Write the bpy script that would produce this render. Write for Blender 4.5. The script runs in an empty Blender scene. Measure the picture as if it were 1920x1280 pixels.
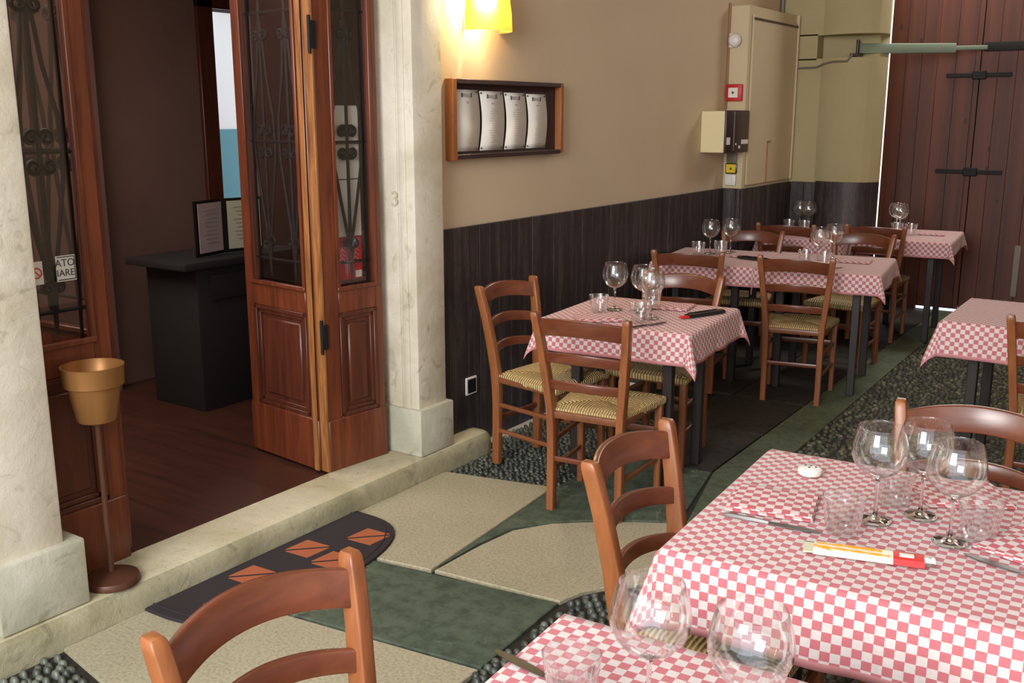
import bpy, bmesh, math, random
from mathutils import Vector, Matrix
random.seed(7)
PI = math.pi
sc = bpy.context.scene
COL = sc.collection
R = math.radians

# ------------------------------------------------------------------ colours and materials
def s2l(c):
    return tuple(((v/255)/12.92 if v/255 <= .04045 else ((v/255+.055)/1.055)**2.4) for v in c) + (1,)

class Mat:
    def __init__(s, name, base=(128, 128, 128), rough=.5, metal=0, spec=.5, **kw):
        s.m = bpy.data.materials.new(name); s.m.use_nodes = True
        s.nt = s.m.node_tree; s.N = s.nt.nodes; s.L = s.nt.links
        s.b = s.N['Principled BSDF']
        s.b.inputs['Base Color'].default_value = s2l(base)
        s.b.inputs['Roughness'].default_value = rough
        s.b.inputs['Metallic'].default_value = metal
        s.b.inputs['Specular IOR Level'].default_value = spec
        for k, v in kw.items():
            s.b.inputs[k.replace('_', ' ')].default_value = v
    def n(s, t, **kw):
        x = s.N.new(t)
        for k, v in kw.items():
            if k.startswith('i_'):
                key = k[2:].replace('_', ' ')
                x.inputs[key].default_value = v
            else: setattr(x, k, v)
        return x
    def coord(s, kind='Object', scale=(1, 1, 1), rot=(0, 0, 0)):
        t = s.n('ShaderNodeTexCoord'); m = s.n('ShaderNodeMapping')
        m.inputs['Scale'].default_value = scale; m.inputs['Rotation'].default_value = rot
        s.L.new(t.outputs[kind], m.inputs['Vector']); return m.outputs[0]
    def noise(s, vec, scale=5, detail=6, rough=.6, dist=0):
        x = s.n('ShaderNodeTexNoise'); x.inputs['Scale'].default_value = scale; x.inputs['Detail'].default_value = detail
        x.inputs['Roughness'].default_value = rough; x.inputs['Distortion'].default_value = dist
        s.L.new(vec, x.inputs['Vector']); return x.outputs['Fac']
    def ramp(s, fac, stops):
        x = s.n('ShaderNodeValToRGB'); e = x.color_ramp.elements
        while len(e) < len(stops): e.new(.5)
        for i, (p, c) in enumerate(stops):
            e[i].position = p; e[i].color = s2l(c) if len(c) == 3 else c
        s.L.new(fac, x.inputs[0]); return x.outputs[0]
    def mix(s, fac, a, b, mode='MIX'):
        x = s.n('ShaderNodeMix', data_type='RGBA', blend_type=mode)
        for k, v in ((0, fac), (6, a), (7, b)):
            if hasattr(v, 'links') or isinstance(v, bpy.types.NodeSocket): s.L.new(v, x.inputs[k])
            elif k == 0: x.inputs[0].default_value = v
            else: x.inputs[k].default_value = s2l(v)
        return x.outputs[2]
    def math(s, op, a, b=None):
        x = s.n('ShaderNodeMath', operation=op)
        for k, v in ((0, a), (1, b)):
            if v is None: continue
            if isinstance(v, bpy.types.NodeSocket): s.L.new(v, x.inputs[k])
            else: x.inputs[k].default_value = v
        return x.outputs[0]
    def color(s, sock): s.L.new(sock, s.b.inputs['Base Color']); return s
    def rough(s, sock): s.L.new(sock, s.b.inputs['Roughness']); return s
    def bump(s, h, strength=.3, dist=.01):
        x = s.n('ShaderNodeBump'); x.inputs['Strength'].default_value = strength; x.inputs['Distance'].default_value = dist
        s.L.new(h, x.inputs['Height']); s.L.new(x.outputs[0], s.b.inputs['Normal']); return s

def wood(name, c1, c2, axis='z', rough=.35, scale=1., bump=.15, coat=0.):
    m = Mat(name, c1, rough)
    sx = {'z': (14, 14, 1.2), 'x': (1.2, 14, 14), 'y': (14, 1.2, 14)}[axis]
    v = m.coord('Object', tuple(k*scale for k in sx))
    n1 = m.noise(v, 2.2, 8, .65, .6)
    m.color(m.ramp(n1, [(.3, c2), (.68, c1)])); m.bump(n1, bump, .004)
    m.b.inputs['Coat Weight'].default_value = coat; m.b.inputs['Coat Roughness'].default_value = .25
    return m.m

M = {}
M['chair_v'] = wood('chair_wood_upright', (154, 94, 52), (116, 64, 36), 'z', .42, coat=.25)
M['chair_h'] = wood('chair_wood_slat', (118, 64, 40), (90, 47, 33), 'x', .30, coat=.5)  # same wood, darker than the posts: shade on the backs is in the colour
M['chair_y'] = wood('chair_wood_rail', (136, 82, 48), (104, 60, 36), 'y', .4, coat=.2)
M['door'] = wood('door_wood', (124, 62, 34), (78, 36, 24), 'z', .38, 1, .12, .2)
M['door_dark'] = wood('door_panel_wood', (98, 48, 30), (66, 32, 24), 'z', .4, 1, .1, .15)
M['door_worn'] = wood('worn_door_edge', (176, 120, 66), (104, 56, 30), 'z', .5, 1.6, .4)
M['table_wood'] = wood('dark_table_wood', (44, 34, 32), (32, 26, 25), 'z', .5)
M['dark_floor'] = wood('indoor_floor_boards', (80, 46, 34), (54, 33, 27), 'x', .35, .6, .1)
M['frame_wood'] = wood('board_frame_wood', (168, 104, 56), (130, 76, 40), 'z', .45)
M['board_dark'] = wood('board_dark_back', (58, 34, 34), (44, 26, 28), 'z', .5)

def gate_mat():
    m = Mat('gate_planks', (90, 40, 28), .55)
    v = m.coord('Object', (7.2, 1, .25)); n1 = m.noise(v, 1.6, 3, .5)
    v2 = m.coord('Object', (30, 30, 2)); n2 = m.noise(v2, 2, 8, .7, .8)
    c = m.mix(n2, (58, 28, 23), (108, 54, 36))
    c2 = m.mix(.45, c, m.ramp(n1, [(.35, (48, 25, 23)), (.65, (112, 54, 36))]))
    k = m.n('ShaderNodeTexVoronoi'); k.inputs['Scale'].default_value = 5
    m.L.new(m.coord('Object', (1.4, 1, .7)), k.inputs['Vector'])
    kn = m.ramp(k.outputs['Distance'], [(.05, (40, 20, 20)), (.1, (255, 255, 255))])
    m.color(m.mix(.8, c2, kn, 'MULTIPLY')); m.bump(n2, .3, .004); return m.m
M['gate'] = gate_mat()

def plaster(name, c, c2, bump=.15):
    m = Mat(name, c, .85, spec=.2)
    v = m.coord('Object'); n1 = m.noise(v, 1.1, 5, .6); n2 = m.noise(v, 60, 4, .6)
    m.color(m.ramp(n1, [(.3, c2), (.7, c)])); m.bump(n2, bump, .004); return m.m
M['plaster'] = plaster('beige_plaster', (208, 187, 160), (200, 178, 150))
M['plaster_end'] = plaster('ochre_plaster', (182, 168, 130), (166, 152, 114))
M['plaster_panel'] = plaster('cream_cupboard_paint', (208, 192, 160), (200, 183, 150), .05)
M['ceiling'] = plaster('ceiling_plaster', (180, 166, 140), (168, 152, 126))
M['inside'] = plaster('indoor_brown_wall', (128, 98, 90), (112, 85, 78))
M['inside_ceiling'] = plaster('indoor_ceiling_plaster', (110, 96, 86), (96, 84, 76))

def marble(name, c, c2, c3, bump=.5):
    m = Mat(name, c, .6, spec=.35)
    v = m.coord('Object'); n1 = m.noise(v, 2.4, 8, .6, .5); n2 = m.noise(v, 26, 8, .75)
    n3 = m.noise(v, 7, 6, .6, 2.)
    a = m.ramp(n1, [(.35, c2), (.6, c)])
    b = m.ramp(n3, [(.30, c3), (.42, (255, 255, 255))])
    m.color(m.mix(.38, a, b, 'MULTIPLY')); m.bump(m.math('ADD', n2, n3), bump, .006); return m.m
M['marble'] = marble('weathered_white_marble', (222, 214, 197), (198, 188, 164), (150, 140, 110))
M['step'] = marble('worn_stone_step', (204, 195, 168), (182, 173, 140), (128, 118, 78), .6)

def slab(name, c, c2, c3, sc_=40, bump=.5, streak=None):
    m = Mat(name, c, .75, spec=.3)
    v = m.coord('Object'); n1 = m.noise(v, 2., 6, .6); n2 = m.noise(v, sc_, 6, .7); 
    a = m.ramp(n1, [(.3, c2), (.7, c)])
    b = m.ramp(n2, [(.36, c3), (.56, (255, 255, 255))])
    col = m.mix(.42, a, b, 'MULTIPLY')
    if streak:
        w = m.noise(m.coord('Object', (1, 1, 1)), 3.2, 5, .55, .8)
        d = m.math('ABSOLUTE', m.math('SUBTRACT', w, .5))
        f = m.ramp(d, [(.0, (255, 255, 255)), (.012, (0, 0, 0))])
        g = m.ramp(m.noise(v, 1.7, 2), [(.5, (0, 0, 0)), (.62, (255, 255, 255))])
        col = m.mix(m.math('MULTIPLY', f, g), col, streak)
    m.color(col); m.bump(n2, bump, .005); return m.m
M['slab_cream'] = slab('cream_paving_stone', (184, 176, 150), (168, 160, 134), (150, 136, 104), 90)
M['slab_green'] = slab('green_slate_paving', (92, 102, 84), (70, 82, 70), (60, 66, 54), 16, .3, (132, 140, 118))
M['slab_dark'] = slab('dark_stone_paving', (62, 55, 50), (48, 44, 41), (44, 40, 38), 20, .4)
M['curb'] = slab('mossy_kerb_stone', (104, 112, 86), (84, 92, 72), (62, 66, 50), 24, .5)
M['joint'] = slab('dark_joint_bed', (58, 54, 48), (44, 42, 38), (40, 36, 32), 60, .5)

def stone(name, cs, rough=.5):
    m = Mat(name, cs[0], rough)
    g = m.n('ShaderNodeNewGeometry')
    k = len(cs)
    c = m.ramp(g.outputs['Random Per Island'], [(i/(k-1), cc) for i, cc in enumerate(cs)])
    n = m.noise(m.coord('Object'), 90, 4, .6)
    n5 = m.noise(m.coord('Object'), 1.5, 4, .6)
    c = m.mix(.6, c, m.ramp(n5, [(.35, (150, 150, 140)), (.65, (255, 255, 250))]), 'MULTIPLY')
    m.color(c); m.bump(n, .2, .003); return m.m
M['pebble'] = stone('grey_river_pebbles', [(58, 63, 60), (94, 100, 90), (70, 76, 70), (112, 116, 104), (46, 51, 50)], .4)
M['cobble'] = stone('mossy_cobbles', [(66, 62, 52), (88, 88, 66), (58, 68, 48), (78, 68, 58), (124, 122, 98), (50, 46, 40)], .6)

def wains():
    m = Mat('dark_wainscot_boards', (60, 40, 38), .5)
    v = m.coord('Object', (10, 10, .6)); n1 = m.noise(v, 2, 6, .7, .3)
    v2 = m.coord('Object', (60, 60, 10)); n2 = m.noise(v2, 1.5, 8, .8)
    a = m.ramp(n1, [(.3, (36, 29, 32)), (.7, (54, 42, 43))])
    f = m.ramp(m.math('MULTIPLY', n2, n1), [(.24, (0, 0, 0)), (.40, (200, 200, 200))])
    m.color(m.mix(f, a, (104, 94, 84))); m.bump(n2, .4, .004); return m.m
M['wainscot'] = wains()

def check(name, pa=(192, 112, 119), pb=(212, 203, 200)):
    m = Mat(name, pa, .8, spec=.25)
    uv = m.coord('UV'); c = m.n('ShaderNodeTexChecker'); c.inputs['Scale'].default_value = 1/.0195
    c.inputs['Color1'].default_value = s2l(pa); c.inputs['Color2'].default_value = s2l(pb)
    m.L.new(uv, c.inputs['Vector'])
    n = m.noise(uv, 35, 5, .7)
    wob = m.mix(.25, c.outputs['Color'], m.ramp(n, [(.3, (225, 190, 190)), (.6, (255, 255, 255))]), 'MULTIPLY')
    m.color(wob); m.bump(m.noise(uv, 260, 3), .1, .002)
    m.b.inputs['Sheen Weight'].default_value = .1
    return m.m
M['check'] = check('red_white_checked_cloth')
M['napkin'] = check('checked_napkin_cloth', (190, 96, 104), (214, 203, 199))
M['hem'] = Mat('pink_hem', (204, 138, 142), .8).m

def rush():
    m = Mat('woven_rush', (205, 176, 112), .6)
    uv = m.n('ShaderNodeTexCoord'); sp = m.n('ShaderNodeSeparateXYZ'); m.L.new(uv.outputs['UV'], sp.inputs[0])
    U = m.math('SUBTRACT', sp.outputs[0], .5); V = m.math('SUBTRACT', sp.outputs[1], .5)
    sel = m.math('GREATER_THAN', m.math('ABSOLUTE', V), m.math('ABSOLUTE', U))
    a = m.math('MULTIPLY', sel, U); b = m.math('MULTIPLY', m.math('SUBTRACT', 1., sel), V)
    s_ = m.math('ADD', a, b)
    nz = m.noise(m.coord('UV', (6, 6, 6)), 3, 4, .6)
    ph = m.math('ADD', m.math('MULTIPLY', s_, 170), m.math('MULTIPLY', nz, 4))
    w = m.math('ADD', m.math('MULTIPLY', m.math('SINE', ph), .5), .5)
    t = m.math('ADD', m.math('MULTIPLY', w, .6), m.math('MULTIPLY', nz, .4))
    m.color(m.ramp(t, [(.2, (140, 108, 60)), (.42, (200, 168, 106)), (.75, (226, 204, 154))]))
    m.bump(w, .9, .006); return m.m
M['rush'] = rush()

M['iron'] = Mat('wrought_iron', (24, 21, 22), .6, .0, .3).m
M['black'] = Mat('black_plastic', (28, 26, 27), .25).m
M['brass'] = Mat('aged_gold_paint', (152, 106, 60), .4, .55).m
M['brass_dark'] = Mat('brown_painted_metal', (86, 52, 36), .45, .2).m
M['steel'] = Mat('cutlery_steel', (118, 116, 114), .4, 1.).m
M['white'] = Mat('white_plastic', (226, 224, 216), .4).m
M['paper'] = Mat('menu_paper', (226, 222, 214), .8).m
M['ink'] = Mat('pale_grey_print', (176, 172, 166), .8).m
M['ink_dark'] = Mat('dark_print', (70, 64, 62), .7).m
M['red'] = Mat('red_print', (204, 40, 36), .45).m
M['red_plastic'] = Mat('red_plastic', (190, 36, 40), .4).m
M['yellow'] = Mat('yellow_plate', (226, 196, 40), .5).m
M['cream_metal'] = Mat('cream_painted_metal', (226, 214, 168), .45).m
M['dark_metal'] = Mat('dark_brown_metal', (56, 38, 40), .35).m
M['green_metal'] = Mat('grey_green_painted_metal', (132, 146, 128), .45, .1).m
M['grey_metal'] = Mat('grey_pipe', (120, 112, 100), .5, .2).m
M['mat_dark'] = Mat('doormat_rubber', (42, 34, 37), .9).m
M['mat_orange'] = Mat('doormat_orange_pile', (166, 92, 56), .95).m
M['teal'] = Mat('teal_wall_paint', (92, 146, 160), .7).m
M['white_wall'] = Mat('white_wall_paint', (236, 238, 240), .8).m
M['crust'] = Mat('breadstick_yellow', (216, 142, 36), .5).m
M['page_l'] = Mat('pinkish_page', (190, 168, 166), .7).m
M['page_r'] = Mat('greenish_page', (206, 204, 176), .4).m

def thin_glass(name, tint=(.97, .98, .98), pw=3.5, lo=.04, gain=.55, rg=.01):
    m = bpy.data.materials.new(name); m.use_nodes = True; nt = m.node_tree; nt.nodes.clear()
    o = nt.nodes.new('ShaderNodeOutputMaterial'); mx = nt.nodes.new('ShaderNodeMixShader')
    t = nt.nodes.new('ShaderNodeBsdfTransparent'); t.inputs[0].default_value = tint + (1,)
    g = nt.nodes.new('ShaderNodeBsdfGlossy'); g.inputs['Roughness'].default_value = rg; g.inputs[0].default_value = (1, 1, 1, 1)
    lw = nt.nodes.new('ShaderNodeLayerWeight'); lw.inputs[0].default_value = .5
    f = nt.nodes.new('ShaderNodeMath'); f.operation = 'POWER'; f.inputs[1].default_value = pw; nt.links.new(lw.outputs['Facing'], f.inputs[0])
    k = nt.nodes.new('ShaderNodeMath'); k.operation = 'MULTIPLY_ADD'; k.inputs[1].default_value = gain; k.inputs[2].default_value = lo; k.use_clamp = True
    nt.links.new(f.outputs[0], k.inputs[0]); nt.links.new(k.outputs[0], mx.inputs[0])
    nt.links.new(t.outputs[0], mx.inputs[1]); nt.links.new(g.outputs[0], mx.inputs[2]); nt.links.new(mx.outputs[0], o.inputs[0]); return m
M['pane'] = thin_glass('window_glass', (.93, .93, .92), 3.5, .045, .6)
M['bowl'] = thin_glass('wine_glass_bowl', (.985, .988, .985), 2.6, .06, .75)
def clear_glass():
    m = Mat('solid_clear_glass', (255, 255, 255), .02, IOR=1.4, Transmission_Weight=1.)
    t = m.n('ShaderNodeBsdfTransparent'); t.inputs[0].default_value = (.985, .985, .985, 1); mx = m.n('ShaderNodeMixShader'); mx.inputs[0].default_value = .5
    m.L.new(m.b.outputs[0], mx.inputs[1]); m.L.new(t.outputs[0], mx.inputs[2]); m.L.new(mx.outputs[0], m.N['Material Output'].inputs[0]); return m.m
M['glass'] = thin_glass('clear_glass_base', (.97, .975, .97), 2.2, .06, .6)
M['stem_glass'] = Mat('solid_stem_glass', (255, 255, 255), .02, IOR=1.45, Transmission_Weight=1.).m
M['tumbler'] = thin_glass('ribbed_tumbler_glass', (.95, .945, .945), 2.0, .09, .8, .1)
M['tumbler_base'] = thin_glass('tumbler_base_glass', (.93, .93, .93), 3., .03, .08, .35)
M['film'] = thin_glass('clear_wrapper', (.9, .9, .9), 3.5, .08, .6)

def emit(name, c, st):
    m = bpy.data.materials.new(name); m.use_nodes = True; nt = m.node_tree; nt.nodes.clear()
    o = nt.nodes.new('ShaderNodeOutputMaterial'); e = nt.nodes.new('ShaderNodeEmission')
    e.inputs[0].default_value = s2l(c); e.inputs[1].default_value = st; nt.links.new(e.outputs[0], o.inputs[0]); return m
M['bulb'] = emit('glowing_bulb', (255, 232, 180), 90)
def shade_mat():
    m = Mat('amber_lamp_shade', (244, 220, 140), .5)
    tr = m.n('ShaderNodeBsdfTranslucent'); tr.inputs[0].default_value = s2l((255, 228, 140))
    mx = m.n('ShaderNodeMixShader'); mx.inputs[0].default_value = .6
    m.L.new(m.b.outputs[0], mx.inputs[1]); m.L.new(tr.outputs[0], mx.inputs[2])
    m.L.new(mx.outputs[0], m.N['Material Output'].inputs[0]); return m.m
M['shade'] = shade_mat()

# ------------------------------------------------------------------ geometry helpers
def obj(name, bm, mats, parent=None, smooth=40, mod=None):
    me = bpy.data.meshes.new(name)
    bmesh.ops.recalc_face_normals(bm, faces=bm.faces[:])
    bm.to_mesh(me); bm.free()
    for m in (mats if isinstance(mats, (list, tuple)) else [mats]): me.materials.append(M[m] if isinstance(m, str) else m)
    if smooth:
        me.polygons.foreach_set('use_smooth', [True]*len(me.polygons))
        me.set_sharp_from_angle(angle=R(smooth))
    o = bpy.data.objects.new(name, me); COL.objects.link(o)
    if parent: o.parent = parent
    return o
def tag(o, label=None, cat=None, group=None, kind=None):
    if label: o['label'] = label
    if cat: o['category'] = cat
    if group: o['group'] = group
    if kind: o['kind'] = kind
    return o
def struct(name, bm, mats, parent=None, smooth=40, label=None):
    o = obj(name, bm, mats, parent, smooth)
    if not parent: o['kind'] = 'structure'
    if label: o['label'] = label
    return o
def empty(name, label, cat, loc=(0, 0, 0), rz=0, group=None, kind=None):
    o = bpy.data.objects.new(name, None); COL.objects.link(o); o.empty_display_size = .1
    o.location = loc; o.rotation_euler = (0, 0, rz); return tag(o, label, cat, group, kind)
def kids(o): return [c for c in bpy.data.objects if c.parent == o]
def dup(o, loc, rz, label=None, group=None):
    def rec(src, par):
        c = src.copy(); COL.objects.link(c); c.parent = par
        for k in KID.get(src.name, []): rec(bpy.data.objects[k], c)
        return c
    r = rec(o, None); r.location = loc; r.rotation_euler = (0, 0, rz)
    if label: r['label'] = label
    if group: r['group'] = group
    return r
KID = {}
def freeze(o):
    KID[o.name] = [c.name for c in kids(o)]
    for c in kids(o): freeze(c)

def box(bm, x0, x1, y0, y1, z0, z1, bev=0, seg=2, mi=0, rot=None):
    r = bmesh.ops.create_cube(bm, size=1)
    vs = r['verts']
    for v in vs:
        v.co = Vector(((x0+x1)/2+v.co.x*(x1-x0), (y0+y1)/2+v.co.y*(y1-y0), (z0+z1)/2+v.co.z*(z1-z0)))
    fs = set(f for v in vs for f in v.link_faces)
    if bev:
        es = list(set(e for v in vs for e in v.link_edges))
        rr = bmesh.ops.bevel(bm, geom=es, offset=bev, segments=seg, affect='EDGES', profile=.5)
        fs = set(f for f in rr['faces']) | set(f for f in fs if f.is_valid)
    for f in fs:
        if f.is_valid: f.material_index = mi
    if rot is not None:
        vv = set(v for f in fs if f.is_valid for v in f.verts)
        for v in vv: v.co = rot @ v.co
    return fs
def loft(bm, rings, cap=True, mi=0, loop=False):
    rv = [[bm.verts.new(p) for p in ring] for ring in rings]
    n = len(rv[0])
    pairs = list(zip(rv[:-1], rv[1:]))
    if loop: pairs.append((rv[-1], rv[0]))
    for a, b in pairs:
        for i in range(n):
            f = bm.faces.new((a[i], a[(i+1) % n], b[(i+1) % n], b[i])); f.material_index = mi
    if cap and not loop:
        for r_ in (rv[0][::-1], rv[-1]):
            f = bm.faces.new(r_); f.material_index = mi
def rrect(w, h, r=.004):
    w /= 2; h /= 2; P = []
    for cx, cy, a0 in ((w-r, h-r, 0), (-w+r, h-r, 90), (-w+r, -h+r, 180), (w-r, -h+r, 270)):
        for a in (0, 45, 90): P.append((cx+r*math.cos(R(a0+a)), cy+r*math.sin(R(a0+a))))
    return P
def tube(bm, pts, rad, n=8, mi=0, cap=True):
    pts = [Vector(p) for p in pts]; rings = []; up = None
    for i, p in enumerate(pts):
        t = (pts[min(i+1, len(pts)-1)]-pts[max(i-1, 0)])
        if t.length < 1e-9: t = Vector((0, 0, 1))
        t.normalize()
        if up is None: up = t.orthogonal().normalized()
        up = (up - t*up.dot(t)); up = up.normalized() if up.length > 1e-6 else t.orthogonal().normalized()
        s_ = t.cross(up); rr = rad[i] if isinstance(rad, (list, tuple)) else rad
        rings.append([p+up*rr*math.cos(2*PI*k/n)+s_*rr*math.sin(2*PI*k/n) for k in range(n)])
    loft(bm, rings, cap, mi)
def lathe(bm, prof, n=32, c=(0, 0, 0), mi=0, mod=None, a0=0, a1=2*PI):
    full = abs(a1-a0-2*PI) < 1e-6
    rv = []
    m_ = n if full else n+1
    for (r_, z) in prof:
        if r_ < 1e-6: rv.append([bm.verts.new((c[0], c[1], c[2]+z))]); continue
        ring = []
        for k in range(m_):
            a = a0+(a1-a0)*k/n; rr = mod(r_, z, a) if mod else r_
            ring.append(bm.verts.new((c[0]+rr*math.cos(a), c[1]+rr*math.sin(a), c[2]+z)))
        rv.append(ring)
    for a, b in zip(rv[:-1], rv[1:]):
        for k in range(n):
            k2 = (k+1) % m_
            if len(a) == 1 and len(b) == 1: continue
            if len(a) == 1: f = bm.faces.new((a[0], b[k2], b[k]))
            elif len(b) == 1: f = bm.faces.new((a[k], a[k2], b[0]))
            else: f = bm.faces.new((a[k], a[k2], b[k2], b[k]))
            f.material_index = mi
def prism(bm, poly, z0, z1, bev=0, mi=0):
    b = [bm.verts.new((x, y, z0)) for x, y in poly]
    if bev:
        cx = sum(p[0] for p in poly)/len(poly); cy = sum(p[1] for p in poly)/len(poly)
        m1 = [bm.verts.new((x, y, z1-bev)) for x, y in poly]
        t = []
        for x, y in poly:
            d = math.hypot(x-cx, y-cy); k = (d-bev*1.4)/d
            t.append(bm.verts.new((cx+(x-cx)*k, cy+(y-cy)*k, z1)))
        rs = [b, m1, t]
    else: rs = [b, [bm.verts.new((x, y, z1)) for x, y in poly]]
    n = len(poly)
    for p, q in zip(rs[:-1], rs[1:]):
        for i in range(n):
            bm.faces.new((p[i], p[(i+1) % n], q[(i+1) % n], q[i])).material_index = mi
    bm.faces.new(rs[-1]).material_index = mi; bm.faces.new(b[::-1]).material_index = mi
def nb(): return bmesh.new()
def B(*a, **k):
    bm = nb(); box(bm, *a, **k); return bm

# ------------------------------------------------------------------ camera (measured from the photograph's vanishing points)
cx0, cy0 = 960., 640.
vy = (2280-cx0, 214-cy0); vz = (968-cx0, 9080-cy0)
f = math.sqrt(-(vy[0]*vz[0]+vy[1]*vz[1]))
Y = Vector((vy[0], -vy[1], -f)).normalized(); Z = -Vector((vz[0], -vz[1], -f)).normalized(); X = Y.cross(Z)
cam = bpy.data.objects.new('camera', bpy.data.cameras.new('camera')); COL.objects.link(cam)
mw = Matrix((X, Y, Z)).to_4x4(); mw.translation = Vector((0, 0, 1.66)); cam.matrix_world = mw
cam.data.sensor_width = 36; cam.data.lens = f*36/1920; cam.data.clip_start = .02
sc.camera = cam

# ------------------------------------------------------------------ setting
XW = -2.975; YE = 8.19; YG = 9.25; DADO = 1.128; CEIL = 3.9
bm = nb(); box(bm, -2.86, 2.4, -3, 9.32, -.14, -.015); struct('floor', bm, 'joint')
# paving stones
def pave(name, poly, mat, lab):
    bm = nb(); prism(bm, poly, -.03, 0, .003); o = struct(name, bm, mat, None, 30, lab)
pave('floor_stone', [(-2.835, 2.63), (-2.835, 3.60), (-2.30, 3.71), (-2.222, 2.725)], 'slab_cream', 'cream paving stone beside the doorstep')
pave('floor_stone', [(-2.835, 2.14), (-2.835, 2.615), (-1.69, 2.765), (-1.665, 2.275)], 'slab_green', 'green slate paving stone')
pts = [(-2.208, 2.73), (-2.20, 3.0), (-2.175, 3.2), (-2.08, 3.35), (-1.96, 3.45), (-1.80, 3.56), (-1.635, 3.65), (-1.46, 3.5), (-1.42, 3.2), (-1.50, 3.08), (-1.60, 2.98), (-1.665, 2.88), (-1.69, 2.78)]
pave('floor_stone', pts[::-1], 'slab_cream', 'cream paving stone with curved edges')
pave('floor_stone', [(-2.215, 2.76), (-2.29, 3.72), (-2.27, 4.3), (-1.78, 4.3), (-1.65, 3.66), (-1.81, 3.575), (-1.97, 3.465), (-2.09, 3.365), (-2.19, 3.21), (-2.213, 3.0)], 'slab_green', 'green slate sliver between the cream stones')
pave('floor_stone', [(-2.835, 1.62), (-2.835, 2.125), (-1.665, 2.26), (-1.66, 1.0), (-2.2, 1.0), (-2.33, 1.35), (-2.49, 1.56)], 'slab_cream', 'cream paving stone nearest the camera')
pave('floor_kerb', [(-1.77, 4.3), (-1.80, 9.2), (-1.62, 9.2), (-1.53, 3.72), (-1.62, 3.68)], 'curb', 'mossy kerb line')
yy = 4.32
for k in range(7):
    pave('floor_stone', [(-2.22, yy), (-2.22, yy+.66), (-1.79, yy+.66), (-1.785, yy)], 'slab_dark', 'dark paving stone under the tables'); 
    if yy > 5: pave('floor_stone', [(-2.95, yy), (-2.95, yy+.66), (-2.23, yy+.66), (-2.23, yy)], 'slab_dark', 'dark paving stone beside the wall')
    yy += .67

def inpoly(x, y, P):
    c = False; j = len(P)-1
    for i in range(len(P)):
        if (P[i][1] > y) != (P[j][1] > y) and x < (P[j][0]-P[i][0])*(y-P[i][1])/(P[j][1]-P[i][1])+P[i][0]: c = not c
        j = i
    return c
def stones(name, polys, dx, dy, hx, mat, label, jit=.55, rot=0):
    V = []; F = []
    for P in polys:
        x0 = min(p[0] for p in P); x1 = max(p[0] for p in P); y0 = min(p[1] for p in P); y1 = max(p[1] for p in P)
        row = 0; y = y0
        while y < y1:
            x = x0+(row % 2)*dx/2
            while x < x1:
                px = x+random.uniform(-jit, jit)*dx*.5; py = y+random.uniform(-jit, jit)*dy*.5
                if inpoly(px, py, P):
                    a = dx*random.uniform(.40, .50); b = dy*random.uniform(.40, .50); h = hx*random.uniform(.7, 1.15); th = rot+random.uniform(-.35, .35)
                    base = len(V); c_, s_ = math.cos(th), math.sin(th)
                    for (rr, zz) in ((1, -.6), (.93, .3), (.6, .82)):
                        for k in range(8):
                            t = 2*PI*k/8; ux = a*rr*math.cos(t); uy = b*rr*math.sin(t)
                            V.append((px+ux*c_-uy*s_, py+ux*s_+uy*c_, h*zz-.02))
                    V.append((px, py, h-.02))
                    for r_ in range(2):
                        for k in range(8):
                            k2 = (k+1) % 8; F.append((base+r_*8+k, base+r_*8+k2, base+r_*8+8+k2, base+r_*8+8+k))
                    for k in range(8): F.append((base+16+k, base+16+(k+1) % 8, base+24))
                x += dx
            y += dy; row += 1
    me = bpy.data.meshes.new(name); me.from_pydata(V, [], F); me.materials.append(M[mat])
    me.polygons.foreach_set('use_smooth', [True]*len(F))
    o = bpy.data.objects.new(name, me); COL.objects.link(o); tag(o, label, 'pebbles', None, 'stuff'); return o
stones('river_pebbles', [[(-2.83, 3.62), (-2.30, 3.73), (-2.28, 4.95), (-2.94, 4.95), (-2.94, 4.06), (-2.83, 4.02)]], .030, .021, .016, 'pebble', 'grey river pebbles set in rows under the chairs by the wall')
stones('river_pebbles', [[(-1.65, 1.0), (-1.66, 2.78), (-1.645, 2.88), (-1.57, 2.97), (-1.40, 3.18), (-1.40, 3.42), (-1.0, 3.1), (-.9, 1.0)]], .042, .028, .026, 'pebble', 'grey river pebbles set in rows beside the checked tables')
stones('river_pebbles', [[(-2.83, .2), (-2.83, 1.6), (-2.50, 1.54), (-2.34, 1.33), (-2.22, .98), (-1.67, .98), (-1.67, .2)]], .042, .028, .026, 'pebble', 'grey river pebbles in the bottom left corner by the doorstep')
stones('cobblestones', [[(-1.60, 3.72), (-1.42, 3.55), (-1.0, 3.12), (-.88, .4), (1.5, .4), (1.5, 9.2), (-1.6, 9.2)]], .040, .034, .020, 'cobble', 'mossy rough cobbles covering the passage right of the kerb', .7)

# left wall with the door opening, right wall, ceilings, end wall
bm = nb()
box(bm, -3.20, XW, -2.6, 1.45, -.1, CEIL); box(bm, -3.20, XW, 3.60, YG+.4, -.1, CEIL); box(bm, -3.20, XW, 1.45, 3.60, 2.72, CEIL)
struct('wall_left', bm, 'plaster')
struct('wall_right', B(2.3, 2.5, -1., YG+.4, -.1, CEIL), 'plaster')
struct('ceiling', B(-3.3, 2.5, .9, YG+.4, CEIL, CEIL+.15), 'ceiling')
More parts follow.
